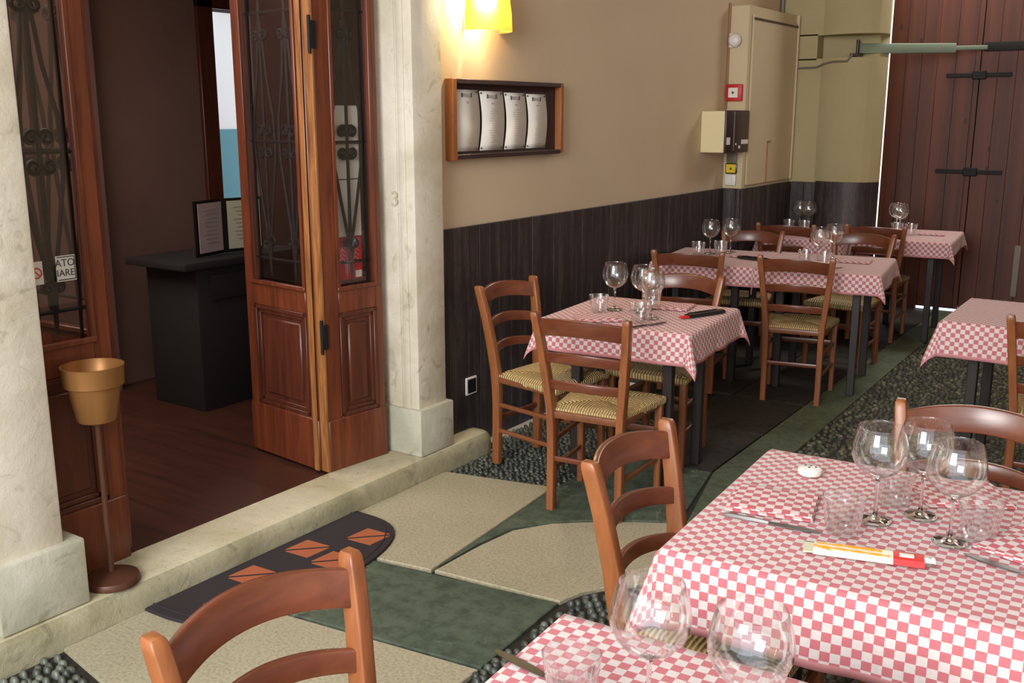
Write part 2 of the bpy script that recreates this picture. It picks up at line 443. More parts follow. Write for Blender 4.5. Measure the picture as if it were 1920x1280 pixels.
# end wall: flat part, then a rounded pier with the niche, splayed back to the gate
def pier_x(t):
    return
bm = nb()
prof = [(-2.975, 8.19), (-2.62, 8.19), (-2.585, 8.17), (-2.54, 8.15), (-2.48, 8.132), (-2.42, 8.122), (-2.36, 8.12), (-2.30, 8.128), (-2.24, 8.15), (-2.19, 8.19), (-2.16, 8.24), (-2.143, 8.30), (-2.20, 8.55), (-2.45, 9.16), (-2.975, 9.16)]
prism(bm, prof, -.1, 2.09); prism(bm, prof, 2.265, CEIL)
prof2 = [(-2.975, 8.19), (-2.66, 8.19), (-2.66, 8.34), (-2.24, 8.42), (-2.20, 8.55), (-2.45, 9.16), (-2.975, 9.16)]
prism(bm, prof2, 2.08, 2.275)
struct('wall_end', bm, 'plaster_end', None, 18)
# wainscots
def wainscot(name, x0, x1, y0, y1, along, lab):
    bm = nb(); k = 0; a0, a1 = (y0, y1) if along == 'y' else (x0, x1)
    a = a0
    while a < a1-.01:
        b = min(a+random.uniform(.085, .125), a1); t = random.uniform(0, .003)
        if along == 'y': box(bm, x0, x1+t, a+.001, b-.001, 0, DADO, .002, 1)
        else: box(bm, a+.001, b-.001, y0-t, y1, 0, DADO, .002, 1)
        a = b
    struct(name, bm, 'wainscot', None, 30, lab)
wainscot('trim_1', XW+.001, XW+.018, 3.66, 7.15, 'y', 'dark board wainscot on the left wall')
wainscot('trim_2', -2.824, -2.806, 7.14, 8.17, 'y', 'dark board wainscot on the cupboard')
wainscot('trim_3', -2.955, -2.825, 7.135, 7.155, 'x', 'dark board wainscot on the cupboard side')
wainscot('trim_4', -2.80, -2.60, 8.165, 8.188, 'x', 'dark board wainscot on the end wall')
bm = nb(); prof3 = [(-2.60, 8.185), (-2.52, 8.14), (-2.40, 8.115), (-2.28, 8.135), (-2.19, 8.195), (-2.14, 8.295)]
prism(bm, [(x, y-.018) for x, y in prof3]+[(x+.002, y-.001) for x, y in prof3[::-1]], 0, DADO+.012)
struct('trim_5', bm, 'wainscot', None, 30, 'dark wainscot curving round the pier')
wainscot('trim_6', XW+.001, XW+.018, .2, 1.44, 'y', 'dark board wainscot left of the door')

# marble door surround
M['plinth'] = marble('greyer_marble_plinth', (206, 202, 186), (176, 174, 152), (120, 122, 100), .6)
def jamb(name, y0, y1, sgn, lab):
    e = bpy.data.objects.new(name, None); COL.objects.link(e); e['kind'] = 'structure'; e['label'] = lab
    bm = nb(); box(bm, -3.10, -2.89, y0+.012, y1-(.012 if sgn < 0 else .045), .30, 2.75, .008, 2)
    # a shallow moulding on the reveal
    if sgn < 0:
        box(bm, -2.975, -2.935, y0+.004, y0+.03, .30, 2.75, .006, 2); box(bm, -3.099, -2.985, y0+.006, y0+.02, .30, 2.75, .004, 2)
    obj('shaft', bm, 'marble', e)
    obj('plinth', B(-3.11, -2.865, y0-.008, y1+.012, .1, .325, .008, 2), 'plinth', e)
    return e
jl = jamb('trim_7', 1.455, 1.735, 1, 'left marble door jamb')
jr = jamb('trim_8', 3.47, 3.70, -1, 'right marble door jamb')
# carved numeral on the right jamb
def text(name, body, size, loc, rot, mat, parent=None, ext=.0006, align='CENTER'):
    cu = bpy.data.curves.new(name, 'FONT'); cu.body = body; cu.size = size; cu.extrude = ext; cu.align_x = align; cu.align_y = 'CENTER'
    t = bpy.data.objects.new(name+'_tmp', cu); COL.objects.link(t)
    bpy.context.view_layer.update()
    me = bpy.data.meshes.new_from_object(t.evaluated_get(bpy.context.evaluated_depsgraph_get()))
    bpy.data.objects.remove(t); bpy.data.curves.remove(cu)
    mat4 = Matrix.Translation(loc) @ rot
    me.transform(mat4); me.materials.clear(); me.materials.append(M[mat])
    o = bpy.data.objects.new(name, me); COL.objects.link(o)
    if parent: o.parent = parent
    return o
FACE_NY = Matrix.Rotation(R(90), 4, 'X')                                         # readable from -y
FACE_PX = Matrix.Rotation(R(90), 4, 'Z') @ Matrix.Rotation(R(90), 4, 'X')          # readable from +x
text('carved_numeral', '3', .095, (-2.998, 3.472, 1.29), FACE_NY, 'step', jr, .004)
struct('trim_9', B(-3.11, -2.885, 1.44, 3.72, 2.6, 2.9, .01), 'marble', None, 40, 'marble lintel')
# doorstep with rounded nose and end
bm = nb(); rings = []
sec = [(-3.08, -.05), (-2.838, -.05), (-2.838, .045), (-2.845, .075), (-2.862, .093), (-2.89, .1), (-3.08, .1)]
for y in [-1.2+i*.25 for i in range(21)]+[3.95, 3.995, 4.02]:
    k = 0 if y < 3.94 else {3.95: .0, 3.995: .010, 4.02: .03}[y]
    rings.append([(max(x-k, -3.08) if x > -3.0 else x, y, (z-k*.6 if z > 0 else z)) for x, z in sec])
loft(bm, rings)
for f_ in bm.faces:
    c = f_.calc_center_median()
    if c.z < .088 and c.x > -2.90: f_.material_index = 1
M['riser'] = marble('mossy_step_riser', (176, 170, 142), (146, 140, 110), (74, 70, 50), .9)
struct('trim_10', bm, ['step', 'riser'], None, 50, 'worn stone doorstep')

# room behind the door
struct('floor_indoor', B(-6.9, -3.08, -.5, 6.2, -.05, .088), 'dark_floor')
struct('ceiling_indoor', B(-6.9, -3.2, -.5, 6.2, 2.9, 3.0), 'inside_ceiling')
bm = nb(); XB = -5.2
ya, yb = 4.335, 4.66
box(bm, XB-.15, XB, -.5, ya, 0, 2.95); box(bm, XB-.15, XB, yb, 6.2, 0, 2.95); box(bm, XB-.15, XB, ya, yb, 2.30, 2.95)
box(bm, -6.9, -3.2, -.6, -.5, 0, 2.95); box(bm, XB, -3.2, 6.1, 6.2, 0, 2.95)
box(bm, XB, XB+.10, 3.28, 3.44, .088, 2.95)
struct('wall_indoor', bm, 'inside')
bm = nb(); box(bm, XB, XB+.03, ya-.12, ya, .088, 2.38, .004, 1); box(bm, XB, XB+.03, ya-.12, yb+.1, 2.30, 2.38, .004, 1)
struct('trim_11', bm, 'door_dark', None, 40, 'dark frame round the inner doorway')
bm = nb(); box(bm, -6.9, -6.8, 3.5, 6.4, 1.545, 2.95)
struct('wall_back', bm, 'white_wall'); struct('wall_back_lower', B(-6.9, -6.79, 3.5, 6.4, .09, 1.545), 'teal')

# door leaves -------------------------------------------------
def spiral(c, r0, turns, sgn, up):
    P = []
    for i in range(15):
        t = i/14; a = t*turns*2*PI; r_ = r0*(1-.75*t)
        P.append((c[0]+sgn*(r0-r_*math.cos(a)), c[1], c[2]+up*r_*math.sin(a)))
    return P
def leaf(n, w, gx0, gx1, loc, rz, lab, grille_y=-.012):
    """local x along the leaf from 0 to w, local y thickness 0..0.04, z up from the step"""
    e = bpy.data.objects.new('door_%d' % n, None); COL.objects.link(e); e['kind'] = 'structure'; e['label'] = lab
    e.location = loc; e.rotation_euler = (0, 0, rz)
    T = .042; H = 2.6; gz0 = .82
    bm = nb()
    box(bm, 0, gx0, 0, T, 0, H, .004, 1); box(bm, gx1, w, 0, T, 0, H, .004, 1)
    box(bm, gx0, gx1, 0, T, H-.1, H, .003, 1); box(bm, gx0, gx1, 0, T, gz0-.11, gz0, .003, 1); box(bm, gx0, gx1, 0, T, 0, .24, .003, 1)
    # raised moulding round the glass and a proud rail at the kick board
    for s in (-1,):
        box(bm, gx0-.008, gx0+.010, -.008, .0, gz0-.008, H-.1, .003, 1); box(bm, gx1-.010, gx1+.008, -.008, .0, gz0-.008, H-.1, .003, 1)
        box(bm, gx0-.008, gx1+.008, -.010, .0, gz0-.012, gz0+.008, .003, 1)
    box(bm, .0, w, -.006, 0, 0, .235, .003, 1)
    obj('door_frame', bm, 'door', e)
    bm = nb(); a, b = gx0, gx1; z0, z1 = .24, gz0-.11
    box(bm, a, b, .014, .03, z0, z1)
    # moulded border and raised field
    for k, (d, y) in enumerate(((.0, -.004), (.018, .004))):
        box(bm, a+d, a+d+.018, y, .03, z0+d, z1-d, .002, 1); box(bm, b-d-.018, b-d, y, .03, z0+d, z1-d, .002, 1)
        box(bm, a+d, b-d, y, .03, z0+d, z0+d+.018, .002, 1); box(bm, a+d, b-d, y, .03, z1-d-.018, z1-d, .002, 1)
    box(bm, a+.055, b-.055, .006, .03, z0+.055, z1-.055, .006, 1)
    obj('door_panel', bm, 'door_dark', e)
    obj('glass_pane', B(gx0, gx1, .022, .026, gz0, H-.1), 'pane', e, 0)
    bm = nb(); cx = (gx0+gx1)/2; hw = (gx1-gx0)/2; g = .034
    for zz in (.925, 1.445, 1.99, 2.2): tube(bm, [(gx0, g, zz), (gx1, g, zz)], .0075, 6)
    units = [cx] if hw < .14 else [cx-hw*.47, cx+hw*.47]
    k = min(hw*.72, .082) if hw < .14 else hw*.36
    for cu_, s in [(c_, s_) for c_ in units for s_ in (-1, 1)]:
        if s > 0: tube(bm, [(cu_, g, gz0+.02), (cu_, g, gz0+.06), (cu_, g, H-.1)], [.001, .008, .008], 6)
        P = [(cu_+s*.004, g, .93), (cu_+s*.012, g, 1.03), (cu_+s*k*.6, g, 1.2), (cu_+s*k, g, 1.36), (cu_+s*k*1.08, g, 1.45), (cu_+s*k, g, 1.56), (cu_+s*k*.5, g, 1.72), (cu_+s*.02, g, 1.86), (cu_+s*.006, g, 1.95)]
        tube(bm, P, .0075, 6)
        P = [(cx+s*hw*.9, g, gz0), (cx+s*hw*.93, g, 1.3), (cx+s*hw*.9, g, 2.0), (cx+s*hw*.9, g, H-.1)]
        tube(bm, P, .006, 6)
        for (zc, up, rr) in ((1.005, 1, .022), (1.40, -1, .026), (1.49, 1, .026), (1.90, -1, .026)):
            tube(bm, spiral((cu_, g, zc), rr, 1.25, s, up), .0095, 6)
    obj('grille', bm, 'iron', e)
    return e
# the leaf folded against the right jamb (faces the passage), local x runs toward the jamb
p0 = (-3.082, 3.085); p1 = (-3.044, 3.425)
L = math.hypot(p1[0]-p0[0], p1[1]-p0[1]); rz = math.atan2(p1[1]-p0[1], p1[0]-p0[0])
d1 = leaf(1, L, .085, .085+.215, (p0[0], p0[1], .1), rz, 'narrow folding door leaf beside the right jamb')
# the leaf swung into the room, seen from its street side
d2 = leaf(2, .508, .062, .445, (-3.634, 3.139, .1), R(-7), 'folding door leaf swung into the room')
d3 = leaf(3, .56, .085, .495, (-3.065, 1.48, .1), R(90), 'closed folding door leaf beside the left jamb')
d4 = leaf(4, .50, .055, .43, (-3.60, 2.02, .1), R(2), 'folding door leaf swung into the room behind the closed one')
# worn meeting edges and hinges
obj('worn_edge', B(-.012, .0, -.004, .046, 0, 2.6, .002, 1), 'door_worn', d1)
obj('worn_edge', B(.474, .507, -.0125, -.0065, 0, 2.6, .002, 1), 'door_worn', d2)
for zz in (.62, 1.88):
    bm = nb(); tube(bm, [(-.020, -.004, zz-.075), (-.020, -.004, zz+.075)], .007, 10); box(bm, -.016, .012, -.010, -.006, zz-.055, zz+.055, .002, 1)
    obj('hinge', bm, 'iron', d1)
bm = nb()
text('sticker_text', 'ATO', .026, (0, 0, 0), Matrix(), 'ink_dark') if False else None
bm.free()

# sheets behind the narrow leaf's glass
def on_leaf(o, door): 
    o.matrix_world = Matrix.Translation(door.location) @ Matrix.Rotation(door.rotation_euler.z, 4, 'Z'); return o
bm = nb(); box(bm, .10, .275, .055, .058, 1.035, 1.60)
o = on_leaf(obj('notice_sheet', bm, M['paper'], None, 0), d1)
tag(o, 'tall cream sheet standing behind the glass of the narrow door leaf', 'notice')
bm = nb(); box(bm, .10, .275, .0535, .0548, 1.283, 1.288); q = obj('printed_line', bm, 'ink_dark', o, 0)
for k, (a, b) in enumerate(((.118, .188), (.196, .268))):
    e = on_leaf(obj('leaflet', B(a, b, .050, .053, .845, 1.03), 'red', None, 0), d1)
    tag(e, ('left', 'right')[k]+' one of two red leaflets behind the iron scrolls of the narrow door leaf', 'leaflet', 'red leaflets in the door')
    bm = nb()
    if k: obj('price_tag', B(.228, .264, .0484, .0496, .85, .88), 'paper', e, 0)
    for i in range(3): tube(bm, [(a+.02+i*.006, .049, .93+.02*i), (a+.035, .049, .945+.02*i), (a+.05, .049, .93+.02*i)], .0012, 4)
    obj('white_print', bm, 'paper', e, 0)
# stickers on the closed leaf
def leafbox(x0, x1, z0, z1, y=.0145): return B(x0, x1, y, y+.001, z0-.1, z1-.1)
s1 = on_leaf(obj('sticker', leafbox(.392, .462, 1.125, 1.21), 'paper', None, 0), d3)
tag(s1, 'white sticker reading ATO IARE in a black border on the left door glass', 'sticker')
FY = FACE_NY
text('lettering', 'ATO', .034, (.424, .0135, 1.085), FY, 'ink_dark', s1)
text('lettering', 'IARE', .032, (.424, .0135, 1.052), FY, 'ink_dark', s1)
bm = nb()
for a, b, c, d in ((.396, .460, 1.029, 1.032), (.396, .460, 1.104, 1.107), (.457, .460, 1.029, 1.107)): box(bm, a, b, .0132, .0142, c, d)
obj('border', bm, 'ink_dark', s1, 0)
s2 = on_leaf(obj('sticker', leafbox(.30, .345, 1.125, 1.20), 'paper', None, 0), d3)
tag(s2, 'white sticker with a red prohibition ring beside the left jamb', 'sticker')
bm = nb(); tube(bm, [(.323+.016*math.cos(a), .013, 1.063+.016*math.sin(a)) for a in [2*PI*k/20 for k in range(21)]], .002, 6)
tube(bm, [(.312, .013, 1.074), (.334, .013, 1.052)], .0018, 6); obj('red_ring', bm, 'red', s2)

# indoor furniture ------------------------------------------------
e = empty('reception_desk', 'dark wooden reception desk standing inside the doorway', 'desk', (-4.55, 3.72, .088)); M['desk'] = wood('black_desk_wood', (33, 29, 30), (27, 24, 25), 'z', .7)
obj('desk_top', B(-.25, .25, -.40, .45, .78, .82, .006), 'desk', e)
obj('desk_body', B(-.21, .21, -.30, .40, 0, .78, .004), 'desk', e)
obj('drawer', B(.21, .222, -.22, .33, .60, .74, .003), 'desk', e)
e = empty('menu_folder', 'open menu folder standing upright on the reception desk', 'menu', (-4.42, 3.70, .912), R(0))
def page(y0, y1, x0, x1, mat, nm):
    bm = nb(); d = Vector((x1-x0, y1-y0, 0)); nrm = Vector((d.y, -d.x, 0)).normalized()
    def q(a, b, z0, z1, off, mi=0):
        P = [Vector((x0, y0, 0))+d*t for t in (a, b)]
        vs = [P[0]+nrm*off, P[1]+nrm*off, P[1]+nrm*(off+.003), P[0]+nrm*(off+.003)]
        prism(bm, [(v.x, v.y) for v in vs], z0, z1, 0, mi)
    q(0, 1, 0, .30, -.01); o = obj('cover', bm, 'black', e, 0)
    bm = nb(); q(.10, .93, .02, .285, .001); o = obj(nm, bm, mat, e, 0)
    bm = nb()
    for k in range(9): q(.25+.05*(k % 3), .75-.04*(k % 2), .25-k*.022, .2525-k*.022, .005)
    obj('printed_line', bm, 'ink', o, 0)
page(-.20, .03, 0, -.05, 'page_l', 'left_page'); page(.03, .27, -.05, .0, 'page_r', 'right_page')

# ------------------------------------------------------------------ ashtray stand on the step
e = empty('ashtray_stand', 'gold bucket ashtray on a thin pole with round brown foot on the doorstep', 'ashtray stand', (-2.935, 1.875, .1))
bm = nb(); lathe(bm, [(0, 0), (.092, 0), (.094, .008), (.088, .022), (.05, .034), (.014, .04), (0, .04)], 40); obj('base', bm, 'brass_dark', e)
bm = nb(); lathe(bm, [(0, .03), (.011, .03), (.010, .55), (.016, .565), (.016, .58), (0, .58)], 16); obj('pole', bm, 'brass_dark', e)
bm = nb(); lathe(bm, [(0, .578), (.060, .578), (.064, .584), (.084, .70), (.095, .70), (.098, .755), (.100, .765), (.094, .765), (.088, .70), (.078, .69), (.058, .59), (0, .588)], 48); obj('bucket', bm, 'brass', e)

# doormat
def D(k, n=26):
    P = [(-2.832, 2.45-.53*k), ]
    for i in range(n+1):
        a = -PI/2+PI*i/n; P.append((-2.832+.0+.40*k*abs(math.cos(a))**.8, 2.45+.53*k*math.sin(a)))
    return P
def Dp(k, n=30):
    P = []
    for i in range(n+1):
        a = -PI/2+PI*i/n; P.append((-2.832+(.40*k)*abs(math.cos(a))**.55, 2.45+.53*k*math.sin(a)))
    return P
bm = nb(); prism(bm, Dp(1), .001, .011, .003)
mat_o = tag(obj('doormat', bm, 'mat_dark', None, 30), 'dark half-oval doormat with orange diamonds against the step', 'doormat')
bm = nb(); P = Dp(.93)
tube(bm, [(x, y, .011) for x, y in P], .004, 6); obj('ribbed_border', bm, 'mat_dark', mat_o)
bm = nb(); bm.free()
for (x, y) in ((-2.60, 2.80), (-2.72, 2.58), (-2.56, 2.56), (-2.72, 2.30), (-2.55, 2.33), (-2.62, 2.10)):
    u = Vector((.07, .055)); w_ = Vector((-.055, .07)); c = Vector((x, y))
    for s in (1, -1):
        tri = [c+w_*.85+u*.08*s, c-w_*.85+u*.08*s, c+u*s*.9] if False else [c+Vector((-.062, -.062))*.95+Vector((.006, -.006))*s, c+Vector((.062, .062))*.95+Vector((.006, -.006))*s, c+Vector((.062, -.062))*s*.95]
        if s < 0: tri = tri[::-1]
        bm = nb(); prism(bm, [tuple(t) for t in tri], .010, .0135); obj('orange_triangle', bm, 'mat_orange', mat_o, 0)


# ------------------------------------------------------------------ things on the walls
# wall lamp
e = empty('wall_lamp', 'amber half-bell wall lamp glowing above the menu board', 'lamp', (XW, 4.115, 2.05))
bm = nb(); prof = [(.145, 0), (.142, .08), (.13, .17), (.10, .24), (.06, .29), (.02, .30)]
lathe(bm, prof+[(r_-.004, z) for r_, z in prof[::-1]], 36, (0.004, 0, 0), 0, None, -PI/2, PI/2)
obj('lamp_shade', bm, 'shade', e)
obj('back_plate', B(0, .012, -.05, .05, .06, .24, .004), 'cream_metal', e)
bm = nb(); lathe(bm, [(0, -.03), (.02, -.022), (.03, 0), (.02, .025), (0, .035)], 20, (.07, -.03, .10)); obj('bulb', bm, 'bulb', e)
bm = nb(); tube(bm, [(.012, -.03, .17), (.07, -.03, .17), (.07, -.03, .13)], .008, 8); obj('lamp_holder', bm, 'white', e)

# menu board
e = empty('menu_board', 'shallow wooden display case holding four menu sheets on the beige wall', 'menu board', (XW, 0, 0))
Y0, Y1, Z0, Z1 = 3.82, 4.80, 1.455, 1.825
obj('backing', B(.001, .012, Y0+.01, Y1-.01, Z0+.01, Z1-.01), 'board_dark', e, 0)
obj('side_rail', B(0, .05, Y0-.004, Y0+.028, Z0-.006, Z1, .003, 1), 'frame_wood', e); obj('side_rail', B(0, .05, Y1-.028, Y1, Z0+.004, Z1, .003, 1), 'frame_wood', e)
obj('top_rail', B(0, .05, Y0+.028, Y1-.028, Z1-.022, Z1, .003, 1), 'board_dark', e); obj('bottom_rail', B(0, .05, Y0+.028, Y1-.028, Z0, Z0+.022, .003, 1), 'board_dark', e)
for k in range(4):
    ya_, yb_ = [(3.865, 4.055), (4.07, 4.265), (4.28, 4.465), (4.48, 4.665)][k]
    x = XW+.014; zt = Z1-.048-.004*k; zb = Z0+.034
    bm = nb(); uv = None; n = 10; rows = []
    for i in range(n+1):
        t = i/n; z = zb+(zt-zb)*t; sh = .006*math.sin(PI*t)
        rows.append([bm.verts.new((x+sh+.006*math.sin(PI*t), ya_+sh, z)), bm.verts.new((x+.004*math.sin(PI*t)+sh, yb_+sh, z))])
    for a, b in zip(rows[:-1], rows[1:]): bm.faces.new((a[0], a[1], b[1], b[0]))
    o = obj('menu_sheet', bm, 'paper'); so = o.modifiers.new('thickness', 'SOLIDIFY'); so.thickness = .001
    tag(o, ['leftmost', 'second from left', 'third from left', 'rightmost'][k]+' of the four white menu sheets pinned in the wooden case', 'menu sheet', 'menu sheets in the display case')
    yc = (ya_+yb_)/2; xx = x+.016
    for s in (-1, 1): obj('heading_mark', B(xx-.010, xx-.008, yc+s*.037-.004, yc+s*.037+.004, zt-.035, zt-.015), 'ink_dark', o, 0)
    obj('heading_mark', B(xx-.010, xx-.008, yc-.03, yc+.03, zt-.032, zt-.018), 'ink', o, 0)
    obj('heading_mark', B(xx-.004, xx-.003, yc-.010, yc+.010, zt-.062, zt-.055), 'ink', o, 0)
    bm = nb()
    for i in range(15 if k else 5):
        z = zt-.085-i*.0115 if k else zb+.02+i*.01
        hw = random.uniform(.015, .045); box(bm, xx+.001, xx+.0015, yc-hw+.005, yc+hw+.005, z, z+.0018)
    obj('printed_line', bm, 'ink', o, 0)
    for (yy_, zz_) in ((ya_+.01, zt-.01), (yb_-.01, zt-.01), (ya_+.01, zb+.012), (yb_-.01, zb+.012)):
        bm = nb(); lathe(bm, [(0, .004), (.004, .003), (.005, 0), (0, -.003)], 10); 
        p = obj('pin', bm, 'ink_dark', o); p.rotation_euler = (0, R(90), 0); p.location = (x+.003, yy_, zz_)

# utility cupboard boxing at the far end of the wall
e = empty('utility_cupboard', 'tall cream boxed-in cupboard above the dark wainscot by the far corner', 'cupboard', (0, 0, 0))
obj('cupboard_body', B(-2.974, -2.826, 7.156, 8.185, 0, 2.42, .004, 1), 'plaster_panel', e)
bm = nb(); box(bm, -2.826, -2.812, 7.22, 8.16, 1.15, 2.36, .003, 1); obj('cupboard_door', bm, 'plaster_panel', e)
bm = nb(); box(bm, -2.812, -2.806, 7.22, 8.16, 2.325, 2.34)
obj('top_slot', bm, 'dark_metal', e)
bm = nb(); box(bm, -2.812, -2.806, 7.60, 7.606, 1.15, 1.46); box(bm, -2.812, -2.806, 7.60, 7.67, 1.455, 1.462); obj('scored_line', bm, 'frame_wood', e)
bm = nb(); box(bm, -2.826, -2.80, 8.150, 8.172, 1.15, 2.42, .003, 1); obj('edge_strip', bm, 'plaster', e)

# meter box
e = empty('meter_box', 'cream metal box with a dark door and small labels jutting from the wall', 'electrical box', (0, 0, 0))
obj('box_body', B(XW, -2.80, 6.73, 7.13, 1.40, 1.685, .004, 1), 'cream_metal', e)
d = obj('box_door', B(-2.80, -2.785, 6.725, 7.145, 1.395, 1.69, .006, 2), 'dark_metal', e)
obj('cover_strip', B(-2.785, -2.779, 6.86, 6.875, 1.41, 1.68, .001, 1), 'steel', d)
for (a, b, z0, z1) in ((6.74, 6.80, 1.455, 1.505), (7.01, 7.135, 1.455, 1.485), (6.96, 6.99, 1.425, 1.445), (6.90, 6.92, 1.45, 1.463)):
    obj('label_sticker', B(-2.785, -2.783, a, b, z0, z1), 'paper', e, 0)
YC = 7.155
def plate(name, lab, cat, x0, x1, z0, z1, t, mat):
    e = obj(name, B(x0, x1, YC-t, YC, z0, z1, .006, 2), mat); tag(e, lab, cat); return e
e = plate('fire_alarm_button', 'red square fire alarm call point with white centre', 'alarm', -2.965, -2.845, 1.755, 1.875, .035, 'red_plastic')
bm = B(-2.945, -2.872, YC-.039, YC-.034, 1.78, 1.85, .002, 1); p = obj('centre_plate', bm, 'white', e)
bm = nb(); lathe(bm, [(0, .003), (.009, .002), (.009, 0), (0, 0)], 14); q = obj('button_dot', bm, 'ink_dark', e); q.rotation_euler = (R(90), 0, 0); q.location = (-2.909, YC-.039, 1.815)
e = empty('smoke_detector', 'round white sounder mounted high on the cupboard side', 'detector', (-2.93, YC, 2.18))
obj('back_box', B(-.03, .03, -.03, 0, -.05, .05, .006, 2), 'white', e)
bm = nb(); lathe(bm, [(0, .035), (.03, .03), (.045, .015), (.048, 0), (0, 0)], 28); q = obj('sounder_dome', bm, 'white', e); q.rotation_euler = (R(90), 0, 0); q.location = (.015, -.03, .0)
plate('junction_plate', 'beige blank plate just under the meter box', 'plate', -2.945, -2.865, 1.315, 1.385, .018, 'grey_metal')
e = plate('warning_plate', 'yellow square plate in a black frame below the meter box', 'sign', -2.95, -2.862, 1.235, 1.312, .018, 'black')
obj('yellow_face', B(-2.942, -2.870, YC-.021, YC-.017, 1.243, 1.304), 'yellow', e, 0)
bm = nb(); prism(bm, [(-.012, -.01), (.012, -.01), (0, .012)], 0, .001); q = obj('dark_symbol', bm, 'ink_dark', e, 0); q.rotation_euler = (R(90), 0, 0); q.location = (-2.906, YC-.021, 1.274)
e = plate('light_switch', 'white switch plate directly above the wainscot, under the yellow plate', 'switch', -2.948, -2.866, 1.15, 1.23, .022, 'white')
obj('rocker', B(-2.925, -2.89, YC-.027, YC-.021, 1.165, 1.215, .002, 1), 'white', e)
bm = nb(); tube(bm, [(-2.968, 7.145, 1.70), (-2.968, 7.145, 2.44)], .007, 8); tag(obj('cable_conduit', bm, 'frame_wood'), 'thin brown conduit running up the corner above the meter box', 'conduit')
e = empty('wall_socket', 'single wall socket with pale rim low on the wainscot', 'socket', (XW+.021, 3.965, .325))
bm = nb(); box(bm, 0, .010, -.045, .045, -.045, .045, .003, 1); obj('pale_frame', bm, 'white', e)
obj('dark_insert', B(.010, .013, -.034, .034, -.036, .036, .002, 1), 'black', e)
bm = nb(); tube(bm, [(-2.955, 8.18, 2.44), (-2.955, 8.18, 3.2), (-2.955, 8.18, 3.88)], .018, 10); tag(obj('drain_pipe', bm, 'grey_metal'), 'grey pipe rising above the cupboard in the far corner', 'pipe')
bm = nb(); tube(bm, [(-2.81, 8.176, 2.02), (-2.66, 8.176, 2.022), (-2.60, 8.172, 2.045), (-2.52, 8.135, 2.06), (-2.40, 8.112, 2.06), (-2.36, 8.112, 2.11)], .008, 8); tag(obj('cable', bm, 'grey_metal'), 'grey cable running from the cupboard to the gate opener', 'cable')

# gate
e = empty('gate', 'tall red-brown plank gate closing the end of the passage', 'gate', (0, YG, 0))
bm = nb(); x = -2.371
while x < 2.25:
    b = min(x+random.uniform(.12, .155), 2.28)
    if abs(x+1.647) < .001: x = -1.641; b = x+.13
    elif x < -1.645 < b: b = -1.647
    box(bm, x+.0005, b-.0005, random.uniform(-.003, 0), .05, .018, CEIL-.02, .002, 1); x = b
obj('planks', bm, 'gate', e); obj('seam_light_blocker', B(-2.35, 2.28, .051, .06, .04, CEIL-.03), 'dark_metal', e, 0)  # unseen board added behind the planks to stop light through the seams
for zz, xa, xb_ in ((1.975, -1.90, -1.40), (1.19, -1.92, -1.40)):
    bm = nb(); box(bm, xa, xb_, -.016, -.005, zz-.018, zz+.018, .004, 1); box(bm, -1.70, -1.59, -.024, -.006, zz-.035, zz+.035, .006, 1)
    obj('hinge_strap', bm, 'iron', e)
obj('latch', B(-1.245, -1.195, -.02, -.005, .17, .60, .004, 1), 'grey_metal', e)
obj('floor_seal', B(-1.62, 2.28, -.01, .04, -.02, .034), 'gate', e); obj('floor_seal', B(-2.35, -1.99, -.01, .04, -.02, .034), 'gate', e)
# gate opener arm
e = empty('gate_opener', 'grey-green telescopic gate opener arm from niche to gate', 'gate opener', (0, 0, 0))
def beam(bm, a, b, w, h, bev=.004):
    a = Vector(a); b = Vector(b); d = b-a; t = d.normalized(); s = Vector((0, 0, 1)).cross(t).normalized(); u = t.cross(s)
    sec = rrect(w, h, bev); loft(bm, [[p+s*q[0]+u*q[1] for q in sec] for p in (a, b)])
A0 = Vector((-2.37, 8.30, 2.162)); A1 = Vector((-2.02, 8.70, 2.170)); A2 = Vector((-1.80, 8.95, 2.178)); A3 = Vector((-1.60, 9.17, 2.188))
bm = nb(); beam(bm, A0, A2, .05, .075, .008); obj('motor_housing', bm, 'green_metal', e)
bm = nb(); beam(bm, A2, A3, .03, .035, .006); obj('piston_rod', bm, 'green_metal', e)
bm = nb(); beam(bm, (-1.62, 9.205, 2.195), (-1.25, 9.205, 2.195), .035, .07, .004); obj('gate_bracket', bm, 'iron', e)
bm = nb(); box(bm, -2.42, -2.35, 8.24, 8.36, 2.10, 2.125, .003, 1); tube(bm, [(-2.375, 8.29, 2.09), (-2.375, 8.29, 2.23)], .012, 10); obj('wall_bracket', bm, 'dark_metal', e)

